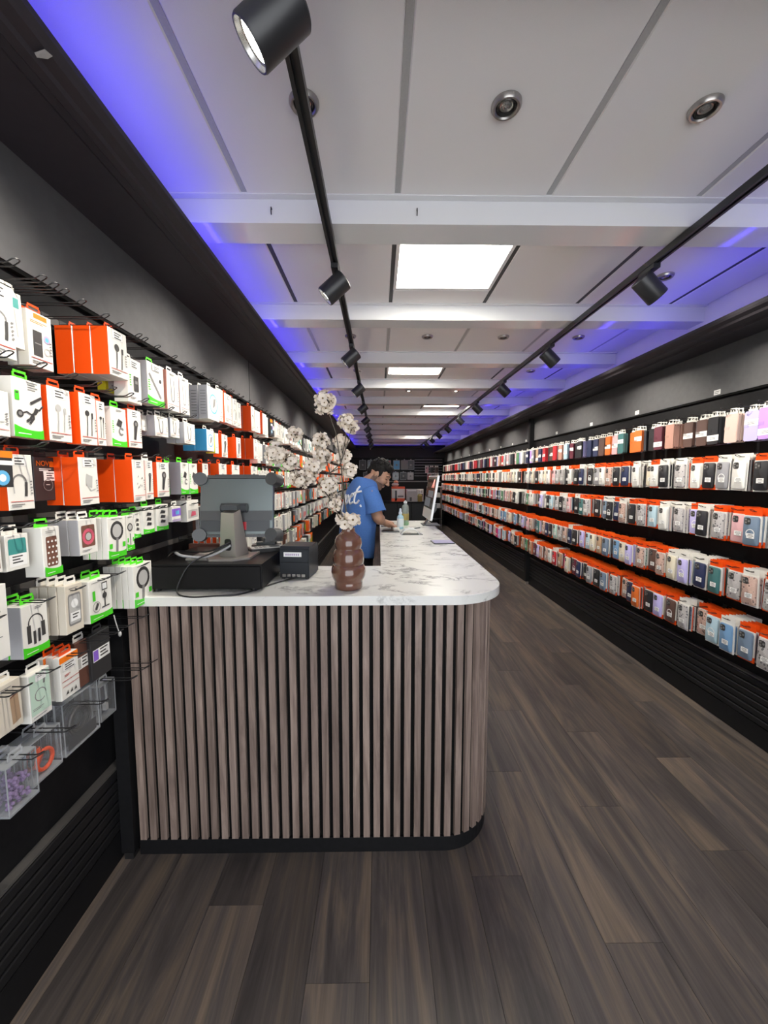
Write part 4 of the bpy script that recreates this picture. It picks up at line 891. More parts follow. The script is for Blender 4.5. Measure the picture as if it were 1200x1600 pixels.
for r in range(1, 8):
    y = max([b for a, b in occupied[r]] + ([2.02] if r >= 5 else [])) + 0.062; hz = ROWS_L[r - 1]; i = 0
    if r >= 5: y = 2.06
    rnd = random.Random(40 + r); hk_i = 0
    while y < 12.0:
        col = rnd.choice(FILL[r]); hk_i += 1
        w = rnd.uniform(0.066, 0.088); h = rnd.uniform(0.125, 0.158); d = rnd.uniform(0.022, 0.05); n = 2 if d > 0.035 else 3
        if r >= 4 and rnd.random() < 0.5: w *= 0.9; d = 0.018; n = 4
        if r == 7 and y > 5.2: y += 0.098; continue
        xf = -0.875 - rnd.random() * 0.03; z1 = hz - 0.022
        if y < 4.05 and n_left < 205:
            left_hooks.append((y, r))
            for k in range(min(n, 2)):
                o = acc_box(xf - k * (d + 0.002), y, z1 - h, w, h, d, rnd.choice(FSTY[col]), col, rnd.uniform(-.02, .02), k == 0)
                tag(o, f"{'rear ' if k else ''}{CNAME[col]} box on till wall, {rowname(r, 7)}, {nth(hk_i)} hook past the till", 'accessory box', GRP); n_left += 1
        else:
            for k in range(min(n, 3)):
                xx = xf - k * (d + 0.003)
                far_box((xx - d, y - w / 2, z1 - h), (xx, y + w / 2, z1), col, far, far_cols)
                if k == 0:
                    bot = rnd.choice(['green', 'orange', 'black', 'teal', 'greyside', 'red'])
                    far_box((xx + 0.0002, y - w * 0.3, z1 - h * 0.8), (xx + 0.001, y + w * 0.3, z1 - h * rnd.uniform(.2, .55)), bot, far, far_cols)
        y += 0.098
def stock(name, mb, cols, label):
    me = mb.mesh(name); ca = me.color_attributes.new('piece_colour', 'FLOAT_COLOR', 'CORNER')
    buf = []
    for c in cols: buf += [c[0], c[1], c[2], 1.0] * 24
    ca.data.foreach_set('color', buf)
    o = put(name, me); o['kind'] = 'stuff'; o['label'] = label; return o
stock('box_stock', far, far_cols, 'dense rows of packaged accessories far down the till wall')
# hooks: those in front as things, the far ones joined
left_hooks += [(0.86, 1), (0.90, 6), (1.33, 6), (1.42, 6), (1.405, 7), (1.46, 7), (1.30, 5), (1.57, 4)]
ys1 = [y for y, r in left_hooks if r == 1]
for i in range(34):
    y = 0.90 + i * 0.098
    if min(abs(y - q) for q in ys1) > 0.034: left_hooks.append((y, 1))
left_hooks = sorted(set((round(y, 3), r) for y, r in left_hooks), key=lambda t: (t[1], t[0]))
cnt = {}
for y, r in left_hooks:
    cnt[r] = cnt.get(r, 0) + 1
    o = hook(y, r)
    tag(o, f'black double-wire display hook on the till wall, {rowname(r, 7)}, {nth(cnt[r])} from the entrance', 'display hook', 'display hooks on the till wall')
fh = MB()
for r in (1, 2, 3, 4):
    y = 4.2
    while y < 9:
        for sy in (-1, 1): fh.box((XL + 0.007, y + sy * 0.009 - 0.0017, ROWS_L[r - 1] - 0.0017), (XL + 0.2, y + sy * 0.009 + 0.0017, ROWS_L[r - 1] + 0.0017), 'wire_black')
        y += 0.098
o = fh.build('hook_stock'); o['kind'] = 'stuff'; o['label'] = 'black display hooks far down the till wall'
# ================================================================== RIGHT WALL STOCK (phone cases)
PAL = {'black': (0.022, 0.022, 0.025), 'navy': (0.025, 0.033, 0.085), 'teal': (0.055, 0.16, 0.16), 'orange': (0.70, 0.16, 0.03), 'rose': (0.50, 0.27, 0.21), 'burgundy': (0.13, 0.028, 0.045), 'red': (0.55, 0.03, 0.04),
       'lilac': (0.46, 0.27, 0.72), 'lavender': (0.50, 0.46, 0.78), 'grey': (0.30, 0.30, 0.32), 'slate': (0.16, 0.22, 0.30), 'blue': (0.17, 0.32, 0.52), 'sky': (0.42, 0.58, 0.66), 'mint': (0.42, 0.56, 0.50), 'pink': (0.72, 0.42, 0.44),
       'fuchsia': (0.80, 0.02, 0.22), 'cream': (0.70, 0.64, 0.50), 'white': (0.75, 0.74, 0.70), 'brown': (0.10, 0.055, 0.045), 'floral': (0.66, 0.48, 0.42), 'clear': (0.55, 0.55, 0.57), 'green': (0.10, 0.26, 0.14), 'tan': (0.46, 0.30, 0.19)}
CW, CH = 0.092, 0.164
def case_mesh(kind):
    b = MB(); W, H = 0.0815, 0.151; y0, z0 = 0, 0.008
    outer = rrect(W, H, 0.013, 4, 0, z0 + H / 2); inn = rrect(W - 0.006, H - 0.006, 0.011, 4, 0, z0 + H / 2); n = len(outer)
    m = 'tint_pattern' if kind == 'pattern' else 'tint_plastic'
    v = [(0.001, p[0], p[1]) for p in outer] + [(0.008, p[0], p[1]) for p in outer] + [(0.0105, p[0], p[1]) for p in inn]
    b.add(v, [(i, (i + 1) % n, n + (i + 1) % n, n + i) for i in range(n)] + [(n + i, n + (i + 1) % n, 2 * n + (i + 1) % n, 2 * n + i) for i in range(n)] + [tuple(range(2 * n, 3 * n))], m)
    if kind != 'wallet':
        b.prism(rrect(0.033, 0.035, 0.009, 3, -0.016, z0 + H - 0.024), 0.0106, 0.0122, m, 'ink_dark')
        for q in ((-0.024, H - 0.016), (-0.024, H - 0.032), (-0.008, H - 0.024)): b.cyl((0.0123, q[0], z0 + q[1]), (0.0132, q[0], z0 + q[1]), 0.0055, 0.0055, 'ink_grey', 10)
    if kind == 'ring':
        R_, c = 0.024, z0 + 0.062; k = 24
        v = [(0.0112, r * math.cos(2 * PI * i / k), c + r * math.sin(2 * PI * i / k)) for r in (R_, R_ - 0.0045) for i in range(k)]
        b.add(v, [(i, (i + 1) % k, k + (i + 1) % k, k + i) for i in range(k)], 'ink_white')
    return b.mesh('phone_case', 40)
CASE = {k: case_mesh(k) for k in ('solid', 'ring', 'pattern')}
def card_mesh(foot, side, t=0.0068):
    b = MB(); f = 0.030 if foot else 0.0
    if f: b.box((-t, -CW / 2, 0), (0, CW / 2, f), 'card_orange')
    b.box((-t, -CW / 2, f), (0, CW / 2, CH), ['card_white', 'card_white', side, 'card_white', side, side]); return b.mesh('phone_case_pack')
CARD = {('o', 1): card_mesh(True, 'card_white'), ('o', 0): card_mesh(False, 'card_orange'), ('w', 0): card_mesh(False, 'card_white'), ('g', 0): card_mesh(False, 'card_grey'), ('b', 0): card_mesh(False, 'card_black')}
def header_mesh(m):
    b = MB(); h = 0.036; t = 0.0012
    b.box((-0.004, -CW / 2, 0.0), (-0.004 + t, CW / 2, 0.016), m).box((-0.004, -CW / 2, 0.016), (-0.004 + t, -0.0155, 0.025), m).box((-0.004, 0.0155, 0.016), (-0.004 + t, CW / 2, 0.025), m).box((-0.004, -CW / 2, 0.025), (-0.004 + t, CW / 2, h), m)
    return b.mesh('header_card')
HEAD = {m: header_mesh(m) for m in ('card_orange', 'card_white', 'card_green')}
sk = MB().box((0, -0.021, 0), (0.0004, 0.021, 0.026), 'ink_white')
for i, ww in enumerate((0.026, 0.032, 0.018)): sk.add([(0.0006, -ww / 2, 0.018 - i * 0.007), (0.0006, ww / 2, 0.018 - i * 0.007), (0.0006, ww / 2, 0.0205 - i * 0.007), (0.0006, -ww / 2, 0.0205 - i * 0.007)], [(0, 1, 2, 3)], 'ink_dark')
sticker_me = sk.mesh('price_sticker')
GRP_R = 'phone case packs on the case wall'
def case_pack(x, y, z, spec, colour, rz=0.0, roll=0.0, full=True):
    cardk, head, case = spec
    o = put('phone_case_pack', CARD[cardk], None, (x, y, z), (roll, 0, PI + rz))
    put('header_card', HEAD[head], o, (0, 0, CH + 0.0002))
    put('phone_case', CASE[case], o, (0.0, 0, 0), None, (*PAL[colour], 1))
    if full: put('price_sticker', sticker_me, o, (0.0125, 0.004, 0.045))
    return o
# wallet cases of the top row
def wallet_meshes():
    W, H, t = 0.079, 0.160, 0.017
    b = MB(); pf = rrect(W, H, 0.010, 4, 0, H / 2)
    b.prism(pf, -t, -t + 0.0035, 'tint_leather').prism(pf, -0.0035, 0.0, 'tint_leather').box((-t + 0.0036, -W / 2 + 0.004, 0.004), (-0.0036, W / 2 - 0.006, H - 0.004), 'ink_dark').box((-t, W / 2 - 0.0055, 0.010), (0, W / 2 + 0.001, H - 0.010), 'tint_leather')
    s = MB().box((-t - 0.0004, -W / 2 - 0.0006, H * 0.46), (0.0012, -W / 2 + 0.028, H * 0.56), 'tint_leather')
    h = MB().box((-0.0065, -0.026, 0), (-0.0055, 0.026, 0.012), 'card_white').box((-0.0065, -0.020, 0.012), (-0.0055, -0.012, 0.026), 'card_white').box((-0.0065, 0.012, 0.012), (-0.0055, 0.020, 0.026), 'card_white').box((-0.0065, -0.020, 0.026), (-0.0055, 0.020, 0.032), 'card_white')
    l = MB().box((0.0006, -W / 2 - 0.001, 0), (0.0012, W / 2 + 0.0015, 0.034), 'ink_white').box((0.0013, -0.02, 0.010), (0.0016, 0.02, 0.013), 'ink_grey').box((0.0013, -0.02, 0.018), (0.0016, 0.02, 0.021), 'ink_grey')
    return b.mesh('wallet_case', 40), s.mesh('clasp_strap'), h.mesh('plastic_hanger'), l.mesh('paper_band')
WAL, STRAP, HANG, BAND = wallet_meshes()
GRP_W = 'wallet phone cases on the case wall'
def wallet(x, y, z, colour, rz=0, roll=0, band=None, full=True):
    o = put('wallet_case', WAL, None, (x, y, z), (roll, 0, PI + rz), (*PAL[colour], 1))
    put('plastic_hanger', HANG, o, (0, 0, 0.1602))
    if full:
        put('clasp_strap', STRAP, o, None, None, (*[c * 0.9 for c in PAL[colour]], 1))
        if band is not None: put('paper_band', BAND, o, (0, 0, band))
    return o
P_, POST = 0.1105, 5.45
near = MB(); near_cols = []
def y_of(i): return 1.80 + i * P_ if 1.80 + i * P_ < 5.36 else 1.80 + i * P_ + 0.11
N_BEFORE = sum(1 for i in range(200) if 1.80 + i * P_ < 5.36)
def where(i):
    if i < N_BEFORE: return f'{nth(N_BEFORE - i)} hook before the post'
    return f'{nth(i - N_BEFORE + 1)} hook beyond the post'
WALLETS = ['black', 'black', 'lilac', 'lavender', 'floral', 'black', 'brown', 'brown', 'rose', 'burgundy', 'black', 'orange', 'orange', 'teal', 'pink', 'orange', 'brown', 'navy', 'navy', 'black', 'black', 'burgundy', 'sky', 'rose', 'red', 'brown', 'black', 'red', 'navy', 'tan', 'grey', 'lilac', 'navy', 'white']
ROWC = {2: ['white', 'black', 'black', 'white', 'grey', 'black', 'white', 'clear', 'black', 'white', 'cream', 'white', 'navy', 'black', 'floral', 'white', 'grey', 'black'],
        3: ['clear', 'white', 'slate', 'pink', 'clear', 'black', 'lavender', 'clear', 'white', 'sky', 'clear', 'black', 'floral', 'navy', 'black', 'slate', 'black', 'clear', 'teal', 'black'],
        4: ['floral', 'clear', 'floral', 'clear', 'teal', 'navy', 'lavender', 'cream', 'floral', 'brown', 'floral', 'lavender', 'cream', 'blue', 'slate', 'tan', 'cream', 'sky', 'lavender', 'black', 'navy', 'floral', 'clear', 'mint'],
        5: ['floral', 'clear', 'slate', 'blue', 'sky', 'floral', 'clear', 'brown', 'lavender', 'black', 'orange', 'navy', 'floral', 'clear', 'slate', 'black', 'grey', 'black', 'navy', 'burgundy', 'cream', 'fuchsia', 'tan', 'red', 'white', 'floral', 'rose', 'lavender']}
n_pack = n_wal = 0
right_hooks = []
for r in range(1, 6):
    rnd = random.Random(90 + r); hz = ROWS_R[r - 1]; i = 0
    while True:
        y = y_of(i)
        if y > 12.35: break
        depth_n = rnd.randint(4, 8); xf = 1.955 + rnd.random() * 0.035 if depth_n > 4 else 1.99 + rnd.random() * 0.03
        if r == 1:
            depth_n = rnd.randint(2, 5); xf = 1.975 + rnd.random() * 0.045
            colour = WALLETS[i] if i < len(WALLETS) else rnd.choice(['black', 'red', 'brown', 'burgundy', 'navy', 'white', 'pink', 'green', 'black', 'red', 'rose', 'grey'])
            z = hz - 0.184
            for k in range(depth_n):
                x = xf + k * 0.0195
                if x + 0.018 > XR - 0.01: break
                c = colour if (k == 0 or rnd.random() < 0.6) else rnd.choice(['black', 'lavender', 'brown', 'grey', 'navy'])
                if (k == 0 and i < 62) or (k <= 2 and i < 26):
                    o = wallet(x, y + (rnd.uniform(-.003, .003) if k else 0), z, c, rnd.uniform(-.05, .05), rnd.uniform(-.03, .03), rnd.choice([None, 0.02, 0.055, 0.08]) if k == 0 else None, k == 0 and i < 45)
                    tag(o, f"{c} wallet case{'' if k == 0 else ', ' + nth(k + 1) + ' in stack'}, top row of case wall, {where(i)}", 'wallet case', GRP_W); n_wal += 1
                else:
                    far_box((x, y - 0.042, z), (x + 0.016, y + 0.042, z + 0.16), PAL[c], near, near_cols); far_box((x + 0.006, y - 0.022, z + 0.1605), (x + 0.007, y + 0.022, z + 0.184), 'white', near, near_cols)
        else:
            L = ROWC[r]; colour = L[i % len(L)] if i < len(L) else rnd.choice(L + ['black', 'white', 'red', 'green', 'pink'])
            orange = rnd.random() < (0.5 if r == 2 else 0.66 if r == 3 else 0.84)
            head = 'card_orange' if orange else 'card_white'
            ck = rnd.choice([('o', 1), ('o', 1), ('o', 0), ('o', 1)]) if orange else rnd.choice([('w', 0), ('w', 0), ('g', 0), ('b', 0)])
            kind = 'pattern' if colour in ('floral', 'clear') else rnd.choice(['solid', 'solid', 'ring'])
            z = hz - 0.184
            for k in range(depth_n):
                x = xf + k * 0.0205
                if x + 0.013 > XR - 0.01: break
                c = colour if (k == 0 or rnd.random() < 0.7) else rnd.choice(L)
                if (k == 0 and i < 38) or (k == 1 and i < 20) or (k in (2, 3) and i < 8):
                    o = case_pack(x, y + (rnd.uniform(-.003, .003) if k else 0), z + (rnd.uniform(-.003, .003)), (ck if k == 0 else rnd.choice([ck, ('o', 0), ('b', 0), ('w', 0)]), head, kind), c, rnd.uniform(-.06, .06), rnd.uniform(-.03, .03), k == 0)
                    look = {'pattern': 'patterned', 'ring': 'ringed', 'solid': 'plain'}[kind]
                    tag(o, f"{look} {c} phone case pack{'' if k == 0 else ' ' + nth(k + 1) + ' in stack'}, {rowname(r, 5)} of case wall, {where(i)}" if k == 0 else f"{c} case pack {nth(k + 1)} in stack, {rowname(r, 5)} of case wall, {where(i)}", 'phone case pack', GRP_R); n_pack += 1
                else:
                    hc = 'orange' if orange else 'white'; t0 = 0.0068
                    far_box((x, y - CW / 2, z), (x + t0, y + CW / 2, z + CH), (('white' if ck[0] != 'g' else 'greyside') if k == 0 else rnd.choice(['white', 'black', 'orange', 'greyside', 'white', 'black'])), near, near_cols)
                    far_box((x + 0.003, y - CW / 2, z + CH + 0.0003), (x + 0.0042, y + CW / 2, z + CH + 0.036), hc, near, near_cols)
                    if ck == ('o', 1): far_box((x - 0.0006, y - CW / 2 - 0.0003, z), (x + t0 * 0.95, y + CW / 2 + 0.0003, z + 0.03), 'orange', near, near_cols)
                    if k < 2:
                        far_box((x - 0.010, y - 0.037, z + 0.010), (x - 0.0008, y + 0.037, z + 0.156), PAL[c], near, near_cols)
                        if k == 0: far_box((x - 0.0108, y - 0.022, z + 0.045), (x - 0.0102, y + 0.022, z + 0.072), 'white', near, near_cols)
        if i < 18: right_hooks.append((i, y, r))
        i += 1
stock('case_stock', near, near_cols, 'rows of packaged phone cases stacked behind and far along the case wall')
for i, y, r in right_hooks:
    o = hook(y, r, 1.04, 'case')
    tag(o, f'black double-wire display hook on the case wall, {rowname(r, 5)}, {where(i)}', 'display hook', 'display hooks on the case wall')
# little shelf labels stuck on the fascia above the top row
for i, y in enumerate((2.50, 3.27, 3.97, 4.74, 5.72, 6.3, 6.9, 7.6, 8.4, 9.3, 10.2)):
    o = MB().box((0, -0.024, 0), (0.0008, 0.024, 0.030), 'ink_white').box((0.0009, -0.018, 0.018), (0.0012, 0.018, 0.021), 'ink_dark').box((0.0009, -0.018, 0.008), (0.0012, 0.012, 0.011), 'ink_dark').build('shelf_label', None, False, (XR - 0.0245, y, 2.022), (0, 0, PI))
    tag(o, f'small white paper label on the fascia above the case wall, {nth(i + 1)} from the entrance', 'label', 'white labels on the case wall fascia')
# lone white stylus hanging at the counter edge
o = MB().tube([(0, 0, 0), (0.006, 0, -0.03), (0.014, 0, -0.058)], 0.0018, 'ink_pale', 6).ball((0.017, 0, -0.066), (0.006, 0.005, 0.010), 'ink_pale', 8, 6).build('loose_cable', None, 50, (-0.905, 1.32, 1.034))
tag(o, 'short grey cable end dangling below the selfie ring boxes', 'cable')

# ================================================================== ON THE LONG LEG OF THE COUNTER
mat('alu_white', (0.72, 0.73, 0.74), 0.3, 0.25); mat('screen_dark', (0.02, 0.022, 0.026), 0.12); mat('bottle_blue', (0.42, 0.68, 0.80), 0.25); mat('bottle_label', (0.70, 0.80, 0.84), 0.4)
mat('screen_pic', (0.05, 0.06, 0.07), 0.3, emit=0.6); mat('screen_red', (0.75, 0.25, 0.2), 0.3, emit=0.9); mat('soap_amber', (0.36, 0.29, 0.10), 0.25); mat('lavender_print', (0.28, 0.26, 0.45), 0.4)
im = empty('desktop_computer', (0.485, 3.70, CT)); im.rotation_euler = (0, 0, math.radians(-89))
# local: display faces -y', base under it
sc_ = empty('display', (0, 0, 0.262)); sc_.parent = im; sc_.rotation_euler = (math.radians(-9), 0, 0)
MB().prism(rrect(0.54, 0.405, 0.010, 3), -0.009, 0.009, 'alu_white', axis='Y').build('shell', sc_)
MB().box((-0.255, -0.0105, -0.105), (0.255, -0.0092, 0.188), 'screen_dark').build('screen', sc_)
scp = MB()
scp.box((-0.22, -0.0115, -0.09), (0.10, -0.0107, -0.01), 'screen_pic').box((-0.10, -0.0115, 0.0), (0.20, -0.0107, 0.06), 'screen_pic')
scp.prism([(0.06, 0.09), (0.09, 0.09), (0.125, 0.125), (0.15, 0.125), (0.15, 0.09), (0.18, 0.09), (0.18, 0.165), (0.145, 0.165)], -0.0116, -0.0107, 'screen_red', axis='Y')
scp.build('screen_picture', sc_)
MB().prism([(-0.09, -0.08), (0.09, -0.08), (0.11, 0.08), (-0.11, 0.08)], 0, 0.006, 'till_dark', axis='Z').build('stand_foot', im)
MB().prism([(-0.06, 0.0065), (-0.045, 0.0065), (0.055, 0.14), (0.06, 0.2), (0.045, 0.2), (0.035, 0.15)], -0.03, 0.03, 'till_dark', axis='X').build('stand_arm', im)
MB().box((-0.09, 0.0095, -0.12), (0.09, 0.032, 0.02), 'till_dark').build('rear_box', sc_)
tag(im, 'slim white desktop computer on an angled stand at the end of the marble counter', 'computer')
sb = MB().lathe([(0.026, 0), (0.029, 0.004), (0.029, 0.098), (0.026, 0.110), (0.013, 0.122), (0.013, 0.126)], 'bottle_blue', n=24).build('spray_bottle', None, 40, (0.186, 3.40, CT))
MB().lathe([(0.0296, 0.018), (0.0298, 0.02), (0.0298, 0.088), (0.0296, 0.09)], 'bottle_label', n=24).build('paper_label', sb, 40)
MB().lathe([(0.015, 0.1262), (0.015, 0.142), (0.010, 0.150), (0.009, 0.172), (0.005, 0.178)], 'bottle_label', n=18).box((-0.003, -0.02, 0.158), (0.003, -0.008, 0.166), 'bottle_label').build('spray_head', sb, 40)
tag(sb, 'pale blue spray bottle with white nozzle on the marble counter', 'bottle')
gb = MB().lathe([(0.031, 0), (0.033, 0.004), (0.033, 0.17), (0.028, 0.186), (0.013, 0.198), (0.013, 0.204)], 'bottle_clear', n=24).build('cleaner_bottle', None, 40, (0.247, 3.66, CT))
MB().lathe([(0.030, 0.003), (0.0315, 0.006), (0.0315, 0.03), (0.001, 0.031)], 'ink_green', n=20).build('green_liquid', gb, 40)
MB().lathe([(0.0334, 0.05), (0.0337, 0.052), (0.0337, 0.108), (0.0334, 0.11)], 'soap_amber', n=24).build('paper_label', gb, 40)
MB().lathe([(0.016, 0.2042), (0.016, 0.222), (0.007, 0.226), (0.006, 0.232)], 'ink_white', n=18).build('cap', gb, 40)
tag(gb, 'tall clear bottle with green liquid behind the spray bottle', 'bottle')
ph = MB(); W_ = 0.035
arc_ = [(0.00, 0.002), (0.012, 0.024), (0.035, 0.041), (0.07, 0.049), (0.105, 0.047), (0.128, 0.030), (0.142, 0.010), (0.150, 0.002)]
t_ = [(x, z - 0.007) if i not in (0, 7) else (x + (0.008 if i == 0 else -0.008), z) for i, (x, z) in enumerate(arc_)]
for i in range(len(arc_) - 1): ph.prism([arc_[i], t_[i], t_[i + 1], arc_[i + 1]], -W_, W_, 'alu_white', axis='Y')
po = ph.build('phone_stand', None, False, (0.170, 3.06, CT), (0, 0, math.radians(4)))
MB().box((0.0, -0.045, 0), (0.17, 0.045, 0.0018), 'till_dark').build('base_pad', po)
tag(po, 'curved silver phone stand on the marble counter in front of the spray bottle', 'phone stand')
def slab(name, x, y, sx, sy, h, rz, m, label, cat, top=None, rx=0.0, z=0.0004):
    o = MB().prism(rrect(sx, sy, min(sx, sy) * 0.08), 0, h, m, axis='Z').build(name, None, False, (x, y, CT + z), (rx, 0, rz))
    if top: MB().prism(rrect(sx * 0.9, sy * 0.92, min(sx, sy) * 0.05), h + 0.0002, h + 0.0008, top, axis='Z').build('face', o)
    return tag(o, label, cat)
slab('tablet', 0.095, 3.22, 0.14, 0.11, 0.008, 0.05, 'till_dark', 'dark tablet lying flat at the inner edge of the marble counter', 'tablet', 'screen_dark')
slab('repair_mat', 0.10, 3.58, 0.16, 0.12, 0.005, 0.0, 'ink_dark', 'grey pad under the hands of the man on the counter', 'pad', 'ink_grey')
o = MB().tube([(0, 0, 0.005), (0.15, 0.10, 0.010)], 0.0045, 'till_dark', 8).build('pen', None, 40, (0.205, 3.28, CT + 0.001)); tag(o, 'black pen lying beside the spray bottle on the counter', 'pen')
slab('card_box', 0.145, 3.30, 0.05, 0.04, 0.022, 0.2, 'card_white', 'small white box beside the tablet on the counter', 'box')
slab('leaflet', 0.435, 2.66, 0.145, 0.14, 0.006, 0.06, 'till_dark', 'lavender leaflet pad near the aisle edge of the marble counter', 'leaflet', 'lavender_print')

# ================================================================== BACK OF THE SHOP
BT = 0.93
cab = MB().box((0.12, 9.52, 0.06), (1.12, 10.1, BT - 0.02), 'black_wall').build('back_counter')
MB().box((0.10, 9.50, BT - 0.02), (1.14, 10.12, BT), 'black_wall').build('top_board', cab)
MB().box((0.14, 9.54, 0), (1.10, 10.08, 0.06), 'groove_black').build('kick_base', cab)
for x0 in (0.13, 0.465, 0.80): MB().box((x0, 9.505, 0.08), (x0 + 0.31, 9.519, BT - 0.05), 'plinth_black').build('door', cab)
tag(cab, 'black counter at the back of the shop carrying boxes', 'counter')
cb2 = MB().box((-0.72, 12.2, 0.0), (1.88, 12.62, 1.38), 'black_wall').build('back_cabinet')
MB().box((-0.74, 12.17, 1.381), (1.90, 12.63, 1.41), 'ink_grey').build('ledge', cb2)
tag(cb2, 'tall black cabinet with a pale ledge against the back wall', 'cabinet')
def bbox_(name, x, y, z, w, h, d, front, side, label, cat, extra=None):
    o = MB().box((-w / 2, -d / 2, 0), (w / 2, d / 2, h), [side, side, front, side, side, side]).build(name, None, False, (x, y, z))
    if extra:
        b = MB()
        for (u0, v0, u1, v1, m) in extra: b.box(((u0 - .5) * w, -d / 2 - 0.002, v0 * h), ((u1 - .5) * w, -d / 2 - 0.0004, v1 * h), m)
        b.build('front_print', o)
    return tag(o, label, cat)
bbox_('appliance_box', 0.47, 9.66, BT, 0.32, 0.36, 0.22, 'card_white', 'card_orange', 'orange and white appliance box on the back counter', 'box', [(0, 0, 1, .22, 'card_orange'), (0, .86, 1, 1, 'card_orange'), (.25, .05, .40, .75, 'ink_dark'), (.45, .45, .9, .8, 'ink_white'), (.45, .3, .9, .4, 'ink_grey')])
bbox_('appliance_box', 0.80, 9.66, BT, 0.27, 0.30, 0.22, 'ink_pale', 'card_grey', 'grey box with a small dark picture on the back counter', 'box', [(.3, .05, .5, .35, 'ink_dark'), (.1, .85, .9, .95, 'ink_white')])
bbox_('appliance_box', 1.02, 9.70, BT, 0.14, 0.30, 0.14, 'card_white', 'card_white', 'white box partly hidden by the desktop computer on the back counter', 'box', [(.1, .35, .9, .6, 'ink_dark'), (.2, .7, .8, .9, 'ink_pale')])
sd = MB().lathe([(0.055, 0), (0.06, 0.01), (0.06, 0.15), (0.03, 0.18), (0.025, 0.19)], 'soap_amber', n=18).build('soap_bottle', None, 40, (1.0, 9.56, BT))
MB().lathe([(0.028, 0.1902), (0.028, 0.215), (0.012, 0.22), (0.012, 0.26), (0.03, 0.262), (0.03, 0.275)], 'ink_white', n=14).build('pump', sd, 40)
tag(sd, 'amber soap bottle with white pump on the back counter', 'bottle')
o = MB().ball((0, 0, 0.05), (0.09, 0.05, 0.05), 'ink_pale', 10, 6).ball((0.02, 0, 0.11), (0.06, 0.04, 0.045), 'card_salmon', 10, 6).build('wrapped_bundle', None, 60, (0.40, 9.66, BT + 0.3605)); tag(o, 'small pale wrapped bundle on top of the orange appliance box', 'bundle')
# tablets covers on the slat wall
def cover(x, z, w, h, c, label, i):
    o = MB().prism(rrect(w, h, 0.02, 3, 0, h / 2), -0.02, 0.0, 'clear_rim', axis='Y').build('tablet_cover', None, False, (x, YB - 0.045, z))
    MB().prism(rrect(w * 0.86, h * 0.88, 0.015, 3, 0, h / 2), -0.026, -0.0205, c, axis='Y').build('cover', o)
    MB().cyl((0, -0.0275, h * 0.5), (0, -0.0262, h * 0.5), 0.03, 0.03, 'ink_grey', 14).build('logo_disc', o)
    MB().box((-0.02, -0.014, h + 0.0005), (0.02, -0.012, h + 0.03), 'clear_rim').build('hang_tab', o)
    return tag(o, label, 'tablet cover', 'tablet covers on the back wall')
for i, (x, c, cn) in enumerate(((-0.52, 'till_grey', 'grey'), (-0.26, 'screen_dark', 'black'), (0.02, 'card_brown', 'brown'), (0.28, 'red_gloss', 'dark red'), (0.57, 'ink_blue', 'pale blue'), (0.82, 'ink_grey', 'light grey'), (1.03, 'till_dark', 'charcoal'))):
    cover(x, 1.765, 0.22, 0.31, c, f'{cn} tablet cover in the upper row on the back wall', i)
for i, (x, c, cn) in enumerate(((-0.40, 'till_grey', 'grey'), (0.54, 'screen_dark', 'glossy black'), (0.79, 'till_dark', 'matt black'), (1.02, 'ink_pale', 'pale'))):
    cover(x, 1.44, 0.21, 0.25, c, f'{cn} tablet cover in the lower row above the cabinet ledge', i)
# a few packs and a wire rack in the far corner
for i, (x, z, c, cn) in enumerate(((1.55, 1.66, 'pink', 'pink'), (1.70, 1.66, 'black', 'black'), (1.86, 1.66, 'brown', 'brown'), (1.62, 1.43, 'red', 'red'), (1.74, 1.43, 'burgundy', 'dark red'), (1.87, 1.43, 'floral', 'patterned'))):
    o = put('phone_case_pack', CARD[('w', 0)], None, (x, YB - 0.06, z), (0, 0, -PI / 2)); o.scale = (1, 1.25, 1.2)
    put('header_card', HEAD['card_white'], o, (0, 0, CH + 0.0002)); put('phone_case', CASE['solid'], o, None, None, (*PAL[c], 1))
    tag(o, f'{cn} phone case pack hanging on the back wall, right end', 'phone case pack', 'packs on the back wall')
rk = empty('wire_rack', (1.62, 11.5, 0.0))
b = MB()
for x in (-0.2, 0.2):
    for y in (-0.12, 0.12): b.cyl((x, y, 0), (x, y, 1.25), 0.010, 0.010, 'edge_strip', 8)
b.build('frame', rk)
for z in (0.3, 0.62, 0.93, 1.24): MB().box((-0.21, -0.13, z), (0.21, 0.13, z + 0.015), 'ink_pale' if z > 1.2 else 'till_dark').build('shelf', rk)
tag(rk, 'small pale framed rack standing in the far corner', 'rack')
for i, (dx, z, c) in enumerate(((-0.1, 0.9455, 'ink_dark'), (0.09, 0.9455, 'ink_pale'), (-0.08, 0.6355, 'ink_dark'), (0.10, 0.6355, 'card_grey'))):
    bbox_('small_carton', 1.62 + dx, 11.5, z, 0.14, 0.13, 0.16, c, c, ('dark carton on the upper shelf of the far corner rack', 'pale carton on the upper shelf of the far corner rack', 'dark carton on the lower shelf of the far corner rack', 'grey carton on the lower shelf of the far corner rack')[i], 'box')
